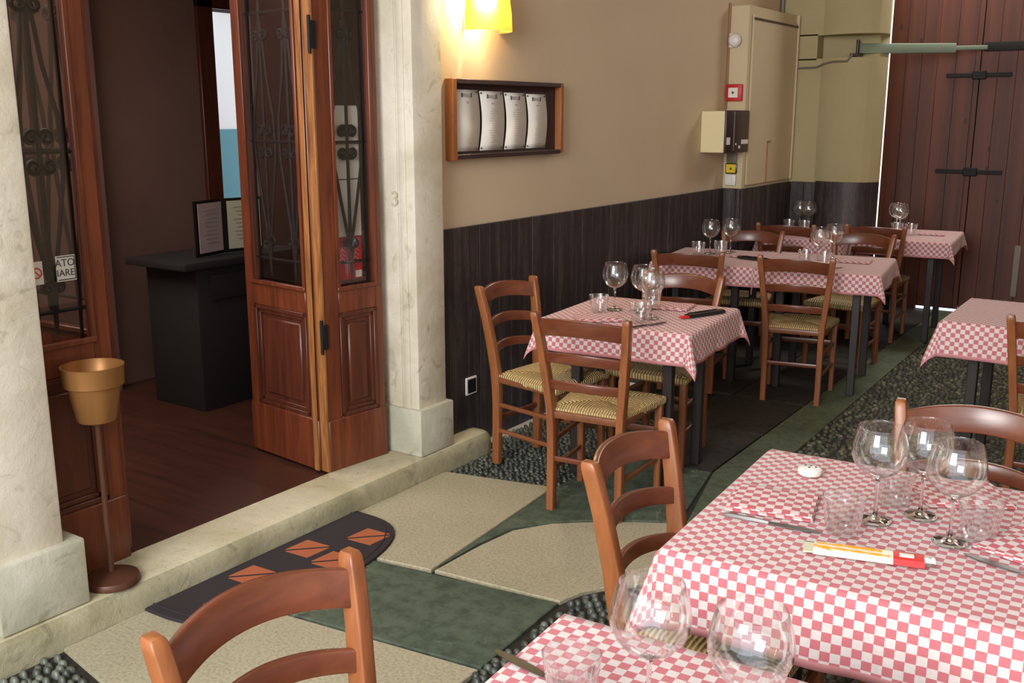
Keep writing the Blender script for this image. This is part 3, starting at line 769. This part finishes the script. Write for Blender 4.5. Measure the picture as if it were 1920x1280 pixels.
# ------------------------------------------------------------------ tables and cloths
def make_table(w, d, loc, rz, lab, group):
    e = empty('dining_table', lab, 'table', loc, rz, group)
    obj('tabletop', B(-w/2, w/2, -d/2, d/2, .722, .75, .004, 1), 'table_wood', e)
    bm = nb(); a, b = w/2-.10, d/2-.10
    box(bm, -a, a, -b, -b+.02, .65, .722); box(bm, -a, a, b-.02, b, .65, .722); box(bm, -a, -a+.02, -b, b, .65, .722); box(bm, a-.02, a, -b, b, .65, .722)
    obj('apron', bm, 'table_wood', e)
    for sx in (-1, 1):
        for sy in (-1, 1):
            x, y = sx*(w/2-.125), sy*(d/2-.125)
            obj('leg', B(x-.022, x+.022, y-.022, y+.022, 0, .722, .003, 1), 'table_wood', e)
    return e
def make_cloth(w, d, drop, loc, rz, lab, group, seed=0, tight=0):
    rnd = random.Random(seed); bm = nb(); uvl = bm.loops.layers.uv.new('UVMap')
    hw, hd = w/2+.004, d/2+.004; W, D_ = hw+drop, hd+drop; st = .02
    def axis(h, H):
        inner = [-h+2*h*i/round(2*h/st) for i in range(round(2*h/st)+1)]; nd = 10
        out = [h+(H-h)*(i+1)/nd for i in range(nd)]
        return [-v for v in out[::-1]]+inner+out
    xs, ys = axis(hw, W), axis(hd, D_)
    ph = [rnd.uniform(0, 6.28) for _ in range(8)]
    def P(u, v):
        du = max(abs(u)-hw, 0); dv = max(abs(v)-hd, 0); su = 1 if u > 0 else -1; sv = 1 if v > 0 else -1
        z0 = .7565
        if du == 0 and dv == 0:
            return Vector((u, v, z0+.0006*math.sin(9*u+ph[0])*math.sin(8*v+ph[1])))
        rho = math.hypot(du, dv); th = math.atan2(dv, du)
        cxn = su*min(abs(u), hw); cyn = sv*min(abs(v), hd)
        edge = (cyn if du > 0 and dv == 0 else cxn)
        corner = math.sin(2*th) if (du > 0 and dv > 0) else 0
        # rounded shoulder, slight flare and waves that grow toward the hem
        r0 = .012; arc = min(rho/r0, PI/2)
        out = r0*math.sin(arc); down = r0*(1-math.cos(arc)); rest = max(rho-r0*PI/2, 0)
        t = rho/drop
        # waves near the corner where gathered cloth spills
        if du > 0 and dv == 0: dc = hd-abs(v); a_ = 3.0
        elif dv > 0 and du == 0: dc = hw-abs(u); a_ = 3.0
        else: dc = 0
        wav = .007*math.sin(edge*17+ph[2+(du > 0)+(2 if (u < 0 or v < 0) else 0)])+.004*math.sin(edge*41+ph[6])
        flare = .07+.16*math.exp(-dc/.07)*.4+.24*corner
        if corner == 0: flare += wav*t/drop*.9
        al = math.atan(flare)
        out += rest*math.sin(al); down += rest*math.cos(al)
        dx, dy = math.cos(th)*su*out, math.sin(th)*sv*out
        if tight and (tight*u > hw or (tight == 2 and abs(u) > hw)): dx = su*min(abs(dx), .009+.001*t)
        return Vector((cxn+dx, cyn+dy, z0-down))
    G = [[bm.verts.new(P(u, v)) for v in ys] for u in xs]
    for i in range(len(xs)-1):
        for j in range(len(ys)-1):
            f_ = bm.faces.new((G[i][j], G[i+1][j], G[i+1][j+1], G[i][j+1]))
            ring = i == 0 or j == 0 or i == len(xs)-2 or j == len(ys)-2
            f_.material_index = 1 if ring else 0
            for lp, (u, v) in zip(f_.loops, ((xs[i], ys[j]), (xs[i+1], ys[j]), (xs[i+1], ys[j+1]), (xs[i], ys[j+1]))):
                lp[uvl].uv = (u+.3, v+.3)
    o = obj('tablecloth', bm, ['check', 'hem'], None, 0)
    o.data.polygons.foreach_set('use_smooth', [True]*len(o.data.polygons))
    s = o.modifiers.new('thickness', 'SOLIDIFY'); s.thickness = .0022; s.offset = 1
    o.location = loc; o.rotation_euler = (0, 0, rz); tag(o, lab, 'tablecloth', group); return o
GT, GC = 'square dining tables in the passage', 'red and white checked tablecloths'
TB = [  # name phrase, centre, size, yaw, drop
    ('under the nearest cloth, at the bottom edge of the photo', 'nearest red and white checked tablecloth, under two wine glasses at the bottom edge', -.88, 1.468, .80, .72, 3, .20, 'nl'),
    ('under the checked cloth with the breadstick packet', 'checked tablecloth under three wine glasses and the breadstick packet', -.858, 1.835, .78, .765, 3, .17, 'fl1'),
    ('near the doorway, beside the wall socket', 'checked tablecloth on the table nearest the wall socket, with a dark breadstick packet', -2.425, 3.80, .70, .66, 4.5, .145, 'bl'),
    ('left one of the joined middle pair', 'left checked tablecloth of the joined middle pair, touching the wall side', -2.835, 5.745, .63, .74, 8, .125, 'bl'),
    ('right one of the joined pair in the middle row', 'right checked tablecloth of the joined middle pair, behind the lone rush chair', -2.183, 5.838, .70, .78, 8, .125, 'bl'),
    ('left one of the far pair by the corner', 'left checked tablecloth of the far pair, by the corner wainscot', -2.745, 7.36, .625, .70, 3, .125, 'bl'),
    ('right one of the far pair in front of the gate', 'right checked tablecloth of the far pair, in front of the gate', -2.09, 7.70, .62, .82, 5, .12, 'bl'),
    ('at the right edge of the photo on the cobbles', 'checked tablecloth cut off by the right edge, standing on the cobbles', -.90, 4.76, .80, .68, 0, .165, 'bl'),
]
tabs = []
for i, (pt, lc, x, y, w, d, yaw, drop, how) in enumerate(TB):
    a = R(yaw); ux, uy = (math.cos(a), math.sin(a)), (-math.sin(a), math.cos(a))
    if how == 'nl': hx, hy = w/2, -d/2                                     # x,y is the far left corner
    else: hx, hy = w/2, d/2                                                # x,y is the near left corner
    cx, cy = x+ux[0]*hx+uy[0]*hy, y+ux[1]*hx+uy[1]*hy
    make_table(w, d, (cx, cy, 0), a, 'dark square dining table '+pt, GT)
    make_cloth(w, d, drop, (cx, cy, 0), a, lc, GC, i, {3: 2, 4: -1, 5: 1, 6: -1}.get(i, 0))
    tabs.append((cx, cy, a))

# ------------------------------------------------------------------ chairs
def make_chair(loc, rz, lab, group):
    e = empty('dining_chair', lab, 'chair', loc, rz, group)
    def py(z):    # y of the rear post's centre line
        K = [(0, -.198), (.12, -.195), (.30, -.192), (.46, -.197), (.60, -.212), (.75, -.238), (.884, -.270)]
        for (a, ya_), (b, yb_) in zip(K[:-1], K[1:]):
            if z <= b: t = (z-a)/(b-a); t2 = t; return ya_+(yb_-ya_)*t2
        return K[-1][1]
    def px(z): return .156+.048*max(0, (z-.42)/.46)
    for s in (-1, 1):
        bm = nb(); rings = []
        zs = [0, .06, .12, .2, .3, .38, .46, .53, .6, .67, .74, .80, .850]
        for z in zs:
            sec = rrect(.032, .040+.010*math.exp(-((z-.5)/.22)**2), .004)
            rings.append([(s*px(z)+q[0], py(z)+q[1], z) for q in sec])
        for z, k in ((.866, .93), (.873, .72)):
            sec = rrect(.032, .041, .004); rings.append([(s*px(z)+q[0]*k, py(z)+q[1]*k, z) for q in sec])
        loft(bm, rings); obj('rear_leg', bm, 'chair_v', e, 50)
        bm = nb(); rings = []
        for z, k in ((0, .82), (.2, .92), (.36, 1), (.425, 1), (.44, .8)):
            sec = rrect(.034*k, .034*k, .005); rings.append([(s*.187+q[0], .178+q[1], z) for q in sec])
        loft(bm, rings); obj('front_leg', bm, 'chair_v', e, 50)
    for (zb, zt, bow, ab, at) in ((.772, .845, .060, .020, .021), (.655, .700, .058, .016, .018), (.540, .580, .052, .011, .013)):
        bm = nb(); rings = []; n = 20
        for i in range(n+1):
            u = -1+2*i/n; c = 1-u*u; zm = (zb+zt)/2; hw_ = px(zm)-.008
            z0, z1 = zb+ab*c, zt+at*c; T = .009
            sec = rrect(2*T, z1-z0, .005); yb0 = py(zm)+.002-bow*c+.0
            sl = (py(z1)-py(z0))/(z1-z0)
            nx = -2*bow*u/hw_*-1
            rings.append([(u*hw_+q[0]*nx*.9*0, yb0+q[0]+sl*q[1], (z0+z1)/2+q[1]) for q in sec])
        loft(bm, rings); obj('back_slat', bm, 'chair_h', e, 50)
    # seat rails and stretchers
    bm = nb()
    for s in (-1, 1): beam(bm, (s*.162, -.18, .425), (s*.187, .165, .425), .022, .03)
    beam(bm, (-.15, -.192, .425), (.15, -.192, .425), .022, .03); beam(bm, (-.175, .178, .425), (.175, .178, .425), .022, .03)
    obj('seat_rail', bm, 'chair_y', e)
    for s in (-1, 1):
        for z in (.30, .17):
            bm = nb(); beam(bm, (s*.160, py(z)+.012, z), (s*.186, .165, z), .016, .022, .006); obj('stretcher', bm, 'chair_y', e)
    bm = nb(); beam(bm, (-.172, .178, .30), (.172, .178, .30), .016, .034, .005); obj('stretcher', bm, 'chair_h', e)
    bm = nb(); beam(bm, (-.15, py(.23), .23), (.15, py(.23), .23), .016, .024, .005); obj('stretcher', bm, 'chair_h', e)
    # rush seat
    bm = nb(); uvl = bm.loops.layers.uv.new('UVMap'); n = 26
    def S(u, v):
        a = max(abs(u), abs(v)); fy = (v+1)/2
        hwx = (.160+.044*fy); x, y = u*hwx, -.188+v*.190+.19-.0+(-.0)
        y = -.178+fy*.378
        dip = .013*math.exp(-((abs(u)-abs(v))/.05)**2)*(a) + .007*math.exp(-(a/.25)**2)
        z = .4600-dip+.004*math.sin(PI*min(a, 1)**1.5) - (.010*max(0, (a-.9)/.1)**2)
        return x, y, z
    st = [-1+2*i/n for i in range(n+1)]
    ext = [(-1.0, 1), ]
    idx = {}
    g = [[None]*(n+1) for _ in range(n+1)]
    for i, u in enumerate(st):
        for j, v in enumerate(st):
            x, y, z = S(u, v)
            if j == 0 and abs(u) > .82: y += .0
            g[i][j] = bm.verts.new((x, y, z+random.uniform(-.0008, .0008)))
    def fc(vs, uvs):
        f_ = bm.faces.new(vs)
        for lp, q in zip(f_.loops, uvs): lp[uvl].uv = (q[0]/2+.5, q[1]/2+.5)
    for i in range(n):
        for j in range(n):
            fc((g[i][j], g[i+1][j], g[i+1][j+1], g[i][j+1]), ((st[i], st[j]), (st[i+1], st[j]), (st[i+1], st[j+1]), (st[i], st[j+1])))
    rim = [(i, 0) for i in range(n)]+[(n, j) for j in range(n)]+[(i, n) for i in range(n, 0, -1)]+[(0, j) for j in range(n, 0, -1)]
    prev = [g[i][j] for i, j in rim]; puv = [(st[i], st[j]) for i, j in rim]
    for k, (o_, dz) in enumerate(((.006, .006), (.008, .018), (.004, .034), (-.02, .040))):
        cur = []; cuv = []
        for (i, j) in rim:
            u, v = st[i], st[j]; c = g[i][j].co; L_ = math.hypot(u if abs(u) == 1 else 0, v if abs(v) == 1 else 0) or 1
            dx, dy = (u if abs(u) == 1 else 0)/L_, (v if abs(v) == 1 else 0)/L_
            jag = random.uniform(-.0015, .0015)
            cur.append(bm.verts.new((c.x+dx*(o_+jag), c.y+dy*(o_+jag), .452-dz+.004))); m_ = 1+.03*(k+1)
            cuv.append((u*m_ if abs(u) == 1 else u, v*m_ if abs(v) == 1 else v))
        N_ = len(rim)
        for q in range(N_):
            q2 = (q+1) % N_
            fc((prev[q], cur[q], cur[q2], prev[q2]), (puv[q], cuv[q], cuv[q2], puv[q2]))
        prev, puv = cur, cuv
    bm.faces.new(prev)
    obj('rush_seat', bm, 'rush', e, 60)
    return e
GCH = 'wooden ladder-back chairs with rush seats'
CH = [
    (-2.49, 3.975, -96, 'brown ladder-back chair beside the wall socket, turned sideways to its table'),
    (-2.035, 3.70, 6, 'brown ladder-back chair with rush seat in front of the table near the doorway'),
    (-.84, 2.15, -90, 'ladder-back chair tucked under the left side of the breadstick table'),
    (-.98, 1.045, -95, 'orange-brown chair back at the bottom left, nearest the camera'),
    (-2.55, 5.76, 14, 'dark-backed chair at the near side of the middle left table, behind the wine glasses'),
    (-2.12, 4.43, 184, 'chair on the far side of the dark-packet table, its glossy top slat facing the camera'),
    (-1.915, 5.875, 10, 'lone ladder-back chair with a bright rush seat before the middle right table'),
    (-2.53, 6.52, 190, 'chair on the far side of the middle left table with a shiny top slat'),
    (-1.90, 6.77, 176, 'chair on the far side of the middle right table with a shiny top slat'),
    (-2.575, 7.59, 9, 'dark chair at the near side of the far left table'),
    (-1.98, 7.85, 6, 'dark chair at the near side of the far right table'),
    (-.405, 2.66, 187, 'chair behind the three large wine glasses, facing the camera'),
    (-.395, 4.71, 3, 'chair at the right edge of the photo, only its post showing'),
]
chair0 = None
for i, (x, y, yaw, lab) in enumerate(CH):
    if chair0 is None: chair0 = make_chair((x, y, 0), R(yaw), lab, GCH); freeze(chair0)
    else: dup(chair0, (x, y, 0), R(yaw), lab)
#dup(chair0, (-4.02, 3.60, .088), R(100), 'dark indoor chair standing before the reception desk')

# ------------------------------------------------------------------ glasses, tumblers, cutlery
ZT = .7625
def make_wine(loc, lab):
    e = empty('wine_glass', lab, 'wine glass', loc, 0, 'balloon wine glasses')
    bm = nb()
    o_ = [(.006, .104), (.022, .108), (.040, .119), (.053, .135), (.0605, .154), (.0615, .170), (.0585, .190), (.0535, .208), (.0495, .222)]
    i_ = [(r_-.0012, z+(.0015 if k < 3 else 0)) for k, (r_, z) in enumerate(o_)]
    lathe(bm, [(0, .1035)]+o_+[(.0488, .2226)]+i_[::-1]+[(0, .106)], 56); obj('bowl', bm, 'bowl', e, 60)
    bm = nb(); lathe(bm, [(0, 0), (.036, 0), (.037, .0012), (.034, .003), (.018, .0055), (.007, .010), (.0042, .020), (.0036, .055), (.004, .088), (.0065, .100), (.009, .1034), (0, .1034)], 40); obj('stem', bm, 'stem_glass', e, 60)
    return e
def make_tumbler(loc, lab):
    bm = nb()
    def md(r_, z, a):
        if r_ > .03 and .012 < z < .062 and md.o: return r_*(1-.07*(abs(math.sin(8*a))**.6)*math.sin(PI*(z-.012)/.05)**.4)
        return r_
    md.o = True
    lathe(bm, [(0, 0), (.033, 0), (.035, .003), (.0365, .014), (.038, .02), (.040, .035), (.042, .05), (.0435, .060), (.0445, .066), (.047, .085), (.0465, .0855), (.0448, .084), (.042, .06), (.039, .035), (.035, .016), (.030, .011), (0, .010)], 64, mod=lambda r_, z, a: md(r_, z, a) if r_ > .0355 and z <= .0605 and (r_ >= .0365+ (z-.014)*.12 if z > .012 else True) else r_)
    for f_ in bm.faces:
        if max(math.hypot(v.co.x, v.co.y) for v in f_.verts) < .0352: f_.material_index = 1
    e = obj('tumbler', bm, ['tumbler', 'tumbler_base'], None, 30); e.location = loc; tag(e, lab, 'glass', 'ribbed water tumblers'); return e
WG = [(-.528, 2.237, 'left one of three wine glasses beyond the breadstick packet'),
      (-.449, 2.322, 'middle, rearmost of three wine glasses beyond the breadstick packet'),
      (-.362, 2.205, 'right one of three wine glasses beyond the breadstick packet'),
      (-.606, 1.258, 'left one of two wine glasses at the bottom edge of the photo'),
      (-.451, 1.262, 'right one of two wine glasses at the bottom edge of the photo'),
      (-2.238, 4.150, 'left wine glass on the table near the doorway, standing clear of the others'),
      (-2.085, 4.145, 'wine glass overlapping another on the table near the doorway, left of the pair'),
      (-2.005, 4.06, 'wine glass overlapping another on the table near the doorway, right of the pair'),
      (-2.665, 6.25, 'left wine glass on the middle left table near the wall'),
      (-2.575, 6.38, 'right wine glass on the middle left table near the wall'),
      (-1.922, 6.20, 'front wine glass on the middle right table'),
      (-1.90, 6.42, 'rear wine glass on the middle right table'),
      (-2.655, 8.00, 'wine glass on the far left table in the corner'),
      (-2.58, 7.98, 'second wine glass on the far left table, right of its twin'),
      (-1.975, 8.28, 'wine glass on the far right table before the gate'),
      (-1.93, 8.20, 'second wine glass on the far right table, overlapping its twin')]
w0 = None
for x, y, lab in WG:
    if w0 is None: w0 = make_wine((x, y, ZT), lab); freeze(w0)
    else: dup(w0, (x, y, ZT), 0, lab)
TU = [(-.568, 2.125, 'tumbler just above the breadstick packet, beside the knife tip'), (-.520, 2.365, 'tumbler behind the left of three wine glasses'),
      (-.315, 2.262, 'tumbler at the right of the three wine glasses'), (-.722, 1.225, 'tumbler at the bottom edge left of the wine glasses'),
      (-2.255, 4.03, 'left tumbler on the table near the doorway'), (-2.00, 3.945, 'front tumbler on the table near the doorway'), (-2.10, 4.26, 'rear tumbler on the table near the doorway'),
      (-2.70, 6.14, 'front tumbler on the middle left table'), (-2.59, 6.25, 'second tumbler on the middle left table, right of the first'), (-1.86, 6.10, 'tumbler in front of the wine glasses on the middle right table'), (-1.98, 6.12, 'tumbler left of the wine glasses on the middle right table'),
      (-2.70, 7.88, 'left tumbler on the far left table'), (-2.57, 7.86, 'right tumbler on the far left table'), (-1.92, 8.09, 'left tumbler on the far right table'), (-1.82, 8.10, 'right tumbler on the far right table')]
t0 = None
for x, y, lab in TU:
    if t0 is None: t0 = make_tumbler((x, y, ZT), lab); freeze(t0)
    else: dup(t0, (x, y, ZT), 0, lab)
# napkins
def make_napkin(loc, rz, lab):
    bm = nb(); uvl = bm.loops.layers.uv.new('UVMap')
    for lay in range(2):
        n = 10; g = []; L_ = .20-.006*lay; W_ = .17-.012*lay; z0 = .0035+.0045*lay
        for i in range(n+1):
            row = []
            for j in range(n+1):
                u, v = -1+2*i/n, -1+2*j/n; m_ = max(abs(u), abs(v))
                z = z0+.0035*(1-m_**4)+.0012*math.sin(5*u+3*v+lay)
                row.append(bm.verts.new((u*L_/2, v*W_/2+lay*.004, z)))
            g.append(row)
        for i in range(n):
            for j in range(n):
                f_ = bm.faces.new((g[i][j], g[i+1][j], g[i+1][j+1], g[i][j+1]))
                for lp, (a, b) in zip(f_.loops, ((i, j), (i+1, j), (i+1, j+1), (i, j+1))): lp[uvl].uv = (a*L_/n+lay*.01, b*W_/n)
        rim = [(i, 0) for i in range(n)]+[(n, j) for j in range(n)]+[(i, n) for i in range(n, 0, -1)]+[(0, j) for j in range(n, 0, -1)]
        top = [g[i][j] for i, j in rim]; bot = [bm.verts.new((v.co.x*1.0, v.co.y, z0-.003)) for v in top]
        for q in range(len(rim)):
            q2 = (q+1) % len(rim); f_ = bm.faces.new((top[q], bot[q], bot[q2], top[q2]))
            for lp in f_.loops: lp[uvl].uv = (lp.vert.co.x*1.0, lp.vert.co.y)
        bm.faces.new(bot)
    o = obj('napkin', bm, 'napkin', None, 60); o.location = loc; o.rotation_euler = (0, 0, rz)
    tag(o, lab, 'napkin', 'folded checked napkins'); return o
NP = [(-.755, 2.205, 12, 'folded checked napkin above the knife at the left of the breadstick table'), (-.40, 2.51, 30, 'folded checked napkin behind the wine glasses near the rear chair'),
      (-.20, 2.27, 70, 'folded checked napkin at the right edge of the breadstick table'),
      (-2.045, 4.36, 8, 'folded checked napkin at the far side of the table near the doorway'), (-2.20, 3.92, 40, 'folded checked napkin behind the chair back on the table near the doorway'),
      (-2.42, 6.26, 8, 'folded checked napkin beside the dark packet on the middle left table'), (-1.76, 6.40, 8, 'folded checked napkin right of the glasses on the middle right table'), (-1.90, 5.93, 12, 'folded checked napkin above the lone chair back on the middle right table'),
      (-1.70, 8.22, 10, 'folded checked napkin on the far right table')]
n0 = None
for x, y, a, lab in NP:
    if n0 is None: n0 = make_napkin((x, y, ZT), R(a), lab); freeze(n0)
    else: dup(n0, (x, y, ZT), R(a), lab)
# knives
def make_knife(loc, rz, lab):
    e = empty('table_knife', lab, 'knife', loc, rz, 'table knives')
    bm = nb(); loft(bm, [[(x, -w/2, .001), (x, w/2, .001), (x, w/2*.4, .001+h), (x, -w/2*.4, .001+h)] for x, w, h in ((-.11, .008, .003), (-.10, .013, .006), (-.03, .012, .006), (-.005, .008, .004))])
    obj('handle', bm, 'steel', e)
    bm = nb(); loft(bm, [[(x, -w/2, .0012), (x, w/2, .0012), (x, w/2, .003), (x, -w/2, .0032)] for x, w in ((-.005, .010), (.03, .018), (.08, .018), (.105, .010), (.112, .003))])
    obj('blade', bm, 'steel', e); return e
KN = [(-.715, 2.085, 5, 'table knife lying below the napkin, pointing at a tumbler'), (-.215, 2.125, 165, 'table knife beside the napkin at the right edge of the photo'), (-.80, 1.265, 170, 'table knife at the corner of the nearest table'),
      (-2.10, 4.245, 58, 'table knife lying between the glasses near the doorway'), (-1.94, 3.905, 70, 'table knife by the front tumbler near the doorway'), (-1.80, 6.0, 60, 'table knife by the lone chair on the middle right table')]
k0 = None
for x, y, a, lab in KN:
    if k0 is None: k0 = make_knife((x, y, ZT), R(a), lab); freeze(k0)
    else: dup(k0, (x, y, ZT), R(a), lab)
# breadstick packets
def pillow(bm, x0, x1, w, h, mi=0, n=10):
    rings = []
    for i in range(n+1):
        t = i/n; x = x0+(x1-x0)*t; k = 1.; 
        rings.append([(x, -w/2, .002), (x, -w/4, .0012), (x, w/4, .0012), (x, w/2, .002), (x, w*.36, .002+h*.75*k), (x, 0, .002+h*k), (x, -w*.36, .002+h*.75*k)])
    loft(bm, rings, True, mi)
e = empty('breadstick_packet', 'long breadstick packet printed orange, yellow and red on the checked cloth', 'packet', (-.49, 2.030, ZT), R(15))
bm = nb(); pillow(bm, -.105, .052, .056, .013); M['wrapper'] = Mat('cream_wrapper', (228, 218, 192), .35).m; obj('printed_wrapper', bm, 'wrapper', e)
bm = nb(); pillow(bm, .052, .112, .056, .0135); obj('red_end', bm, 'red', e)
bm = nb(); pillow(bm, .064, .092, .034, .0150); obj('white_field', bm, 'paper', e)
bm = nb()
for s in (-1, 1):
    P = [(-.105*1, -.024), (-.126, -.026), (-.126, .026), (-.105, .024)] if s < 0 else [(.112, -.024), (.132, -.022), (.132, .022), (.112, .024)]
    if s < 0: prism(bm, P[::-1], .003, .006)
obj('crimped_end', bm, 'page_r', e, 0)
obj('clear_end', B(.112, .134, -.022, .022, .003, .006), 'film', e, 0)
bm = nb()
for (x0, x1, y0, y1) in ((-.10, .03, .004, .001), (-.092, .045, -.009, -.013), (-.06, .028, .013, .011), (-.105, -.07, -.006, -.018)):
    n = 12; tube(bm, [(x0+(x1-x0)*i/n, y0+(y1-y0)*i/n, .0128-abs(y0+(y1-y0)*i/n)*.22) for i in range(n+1)], [.0044+.0009*math.sin(i*2.1) for i in range(n+1)], 7)
obj('printed_breadsticks', bm, 'crust', e)
bm = nb(); n = 26; tube(bm, [(.058+.0025*math.sin(i*1.9), -.018+.036*i/n, .0148-abs(-.018+.036*i/n)*.2) for i in range(n+1)], .0007, 5); obj('white_script', bm, 'paper', e)
bm = nb(); tube(bm, [(-.126, .025, .005), (.0, .0245, .005), (.11, .0245, .005)], .0018, 6); obj('dark_seam', bm, 'black', e)
def make_dark(loc, rz, lab):
    e = empty('breadstick_packet', lab, 'packet', loc, rz)
    bm = nb(); pillow(bm, -.09, .13, .046, .016); obj('black_wrapper', bm, 'black', e)
    bm = nb(); pillow(bm, -.13, -.0905, .03, .010); obj('red_end', bm, 'red', e)
    bm = nb(); tube(bm, [(-.08, .008, .0175), (.02, .004, .0182), (.10, .006, .0178)], .0035, 6); obj('glossy_ridge', bm, 'film' if False else 'black', e)
    return e
make_dark((-1.835, 4.245, ZT), R(68), 'glossy black and red breadstick packet on the table near the doorway')
make_dark((-2.29, 6.12, ZT), R(170), 'black breadstick packet beside the napkin on the middle left table')
# small white shaker
e = empty('salt_shaker', 'small white pierced salt shaker near the far corner of the breadstick table', 'shaker', (-.748, 2.455, ZT))
bm = nb(); lathe(bm, [(0, 0), (.028, 0), (.031, .006), (.030, .014), (.022, .019), (0, .020)], 28); obj('body', bm, 'white', e)
for (x, y) in ((-.013, .003), (.0, .006), (.014, .002), (.0, -.009)):
    bm = nb(); lathe(bm, [(0, .0212), (.003, .0206), (.003, .018), (0, .018)], 10, (x, y, 0)); obj('hole', bm, 'ink_dark', e)

# ------------------------------------------------------------------ light
w = bpy.data.worlds.new('sky'); sc.world = w; w.use_nodes = True
bg = w.node_tree.nodes['Background']; bg.inputs[0].default_value = (.86, .92, 1, 1); bg.inputs[1].default_value = 2.15
def area(name, loc, rot, sx, sy, pw, col=(1, 1, 1)):
    l = bpy.data.lights.new(name, 'AREA'); l.shape = 'RECTANGLE'; l.size = sx; l.size_y = sy; l.energy = pw; l.color = col
    o = bpy.data.objects.new(name, l); COL.objects.link(o); o.location = loc; o.rotation_euler = rot; return o
area('daylight_from_courtyard', (-.9, -2.6, 2.6), (R(78), 0, 0), 2.0, 2.2, 270, (1, .98, .95))
def point(name, loc, pw, col, r=.03):
    l = bpy.data.lights.new(name, 'POINT'); l.energy = pw; l.color = col; l.shadow_soft_size = r
    o = bpy.data.objects.new(name, l); COL.objects.link(o); o.location = loc; return o
point('lamp_glow', (-2.88, 4.02, 2.19), 34, (1, .80, .46), .03)
area('transom_daylight', (-1.4, 9.0, 3.35), (R(-48), 0, R(10)), 1.9, .8, 62, (1, .95, .86))
area('back_room_light', (-6.1, 5.0, 2.85), (0, 0, 0), .8, .8, 15, (.9, .96, 1))
area('indoor_fill', (-4.2, 1.6, 2.8), (0, 0, 0), 2.0, 2.0, 60, (1, .86, .76))  # added fill for the room behind the door, no fixture stands there
sc.view_settings.view_transform = 'Standard'; sc.view_settings.look = 'None'; sc.view_settings.gamma = 1; sc.view_settings.use_curve_mapping = False
sc.view_settings.exposure = .11
sc.cycles.max_bounces = 10; sc.cycles.transparent_max_bounces = 24; sc.cycles.transmission_bounces = 10
sc.cycles.caustics_refractive = False; sc.cycles.caustics_reflective = False
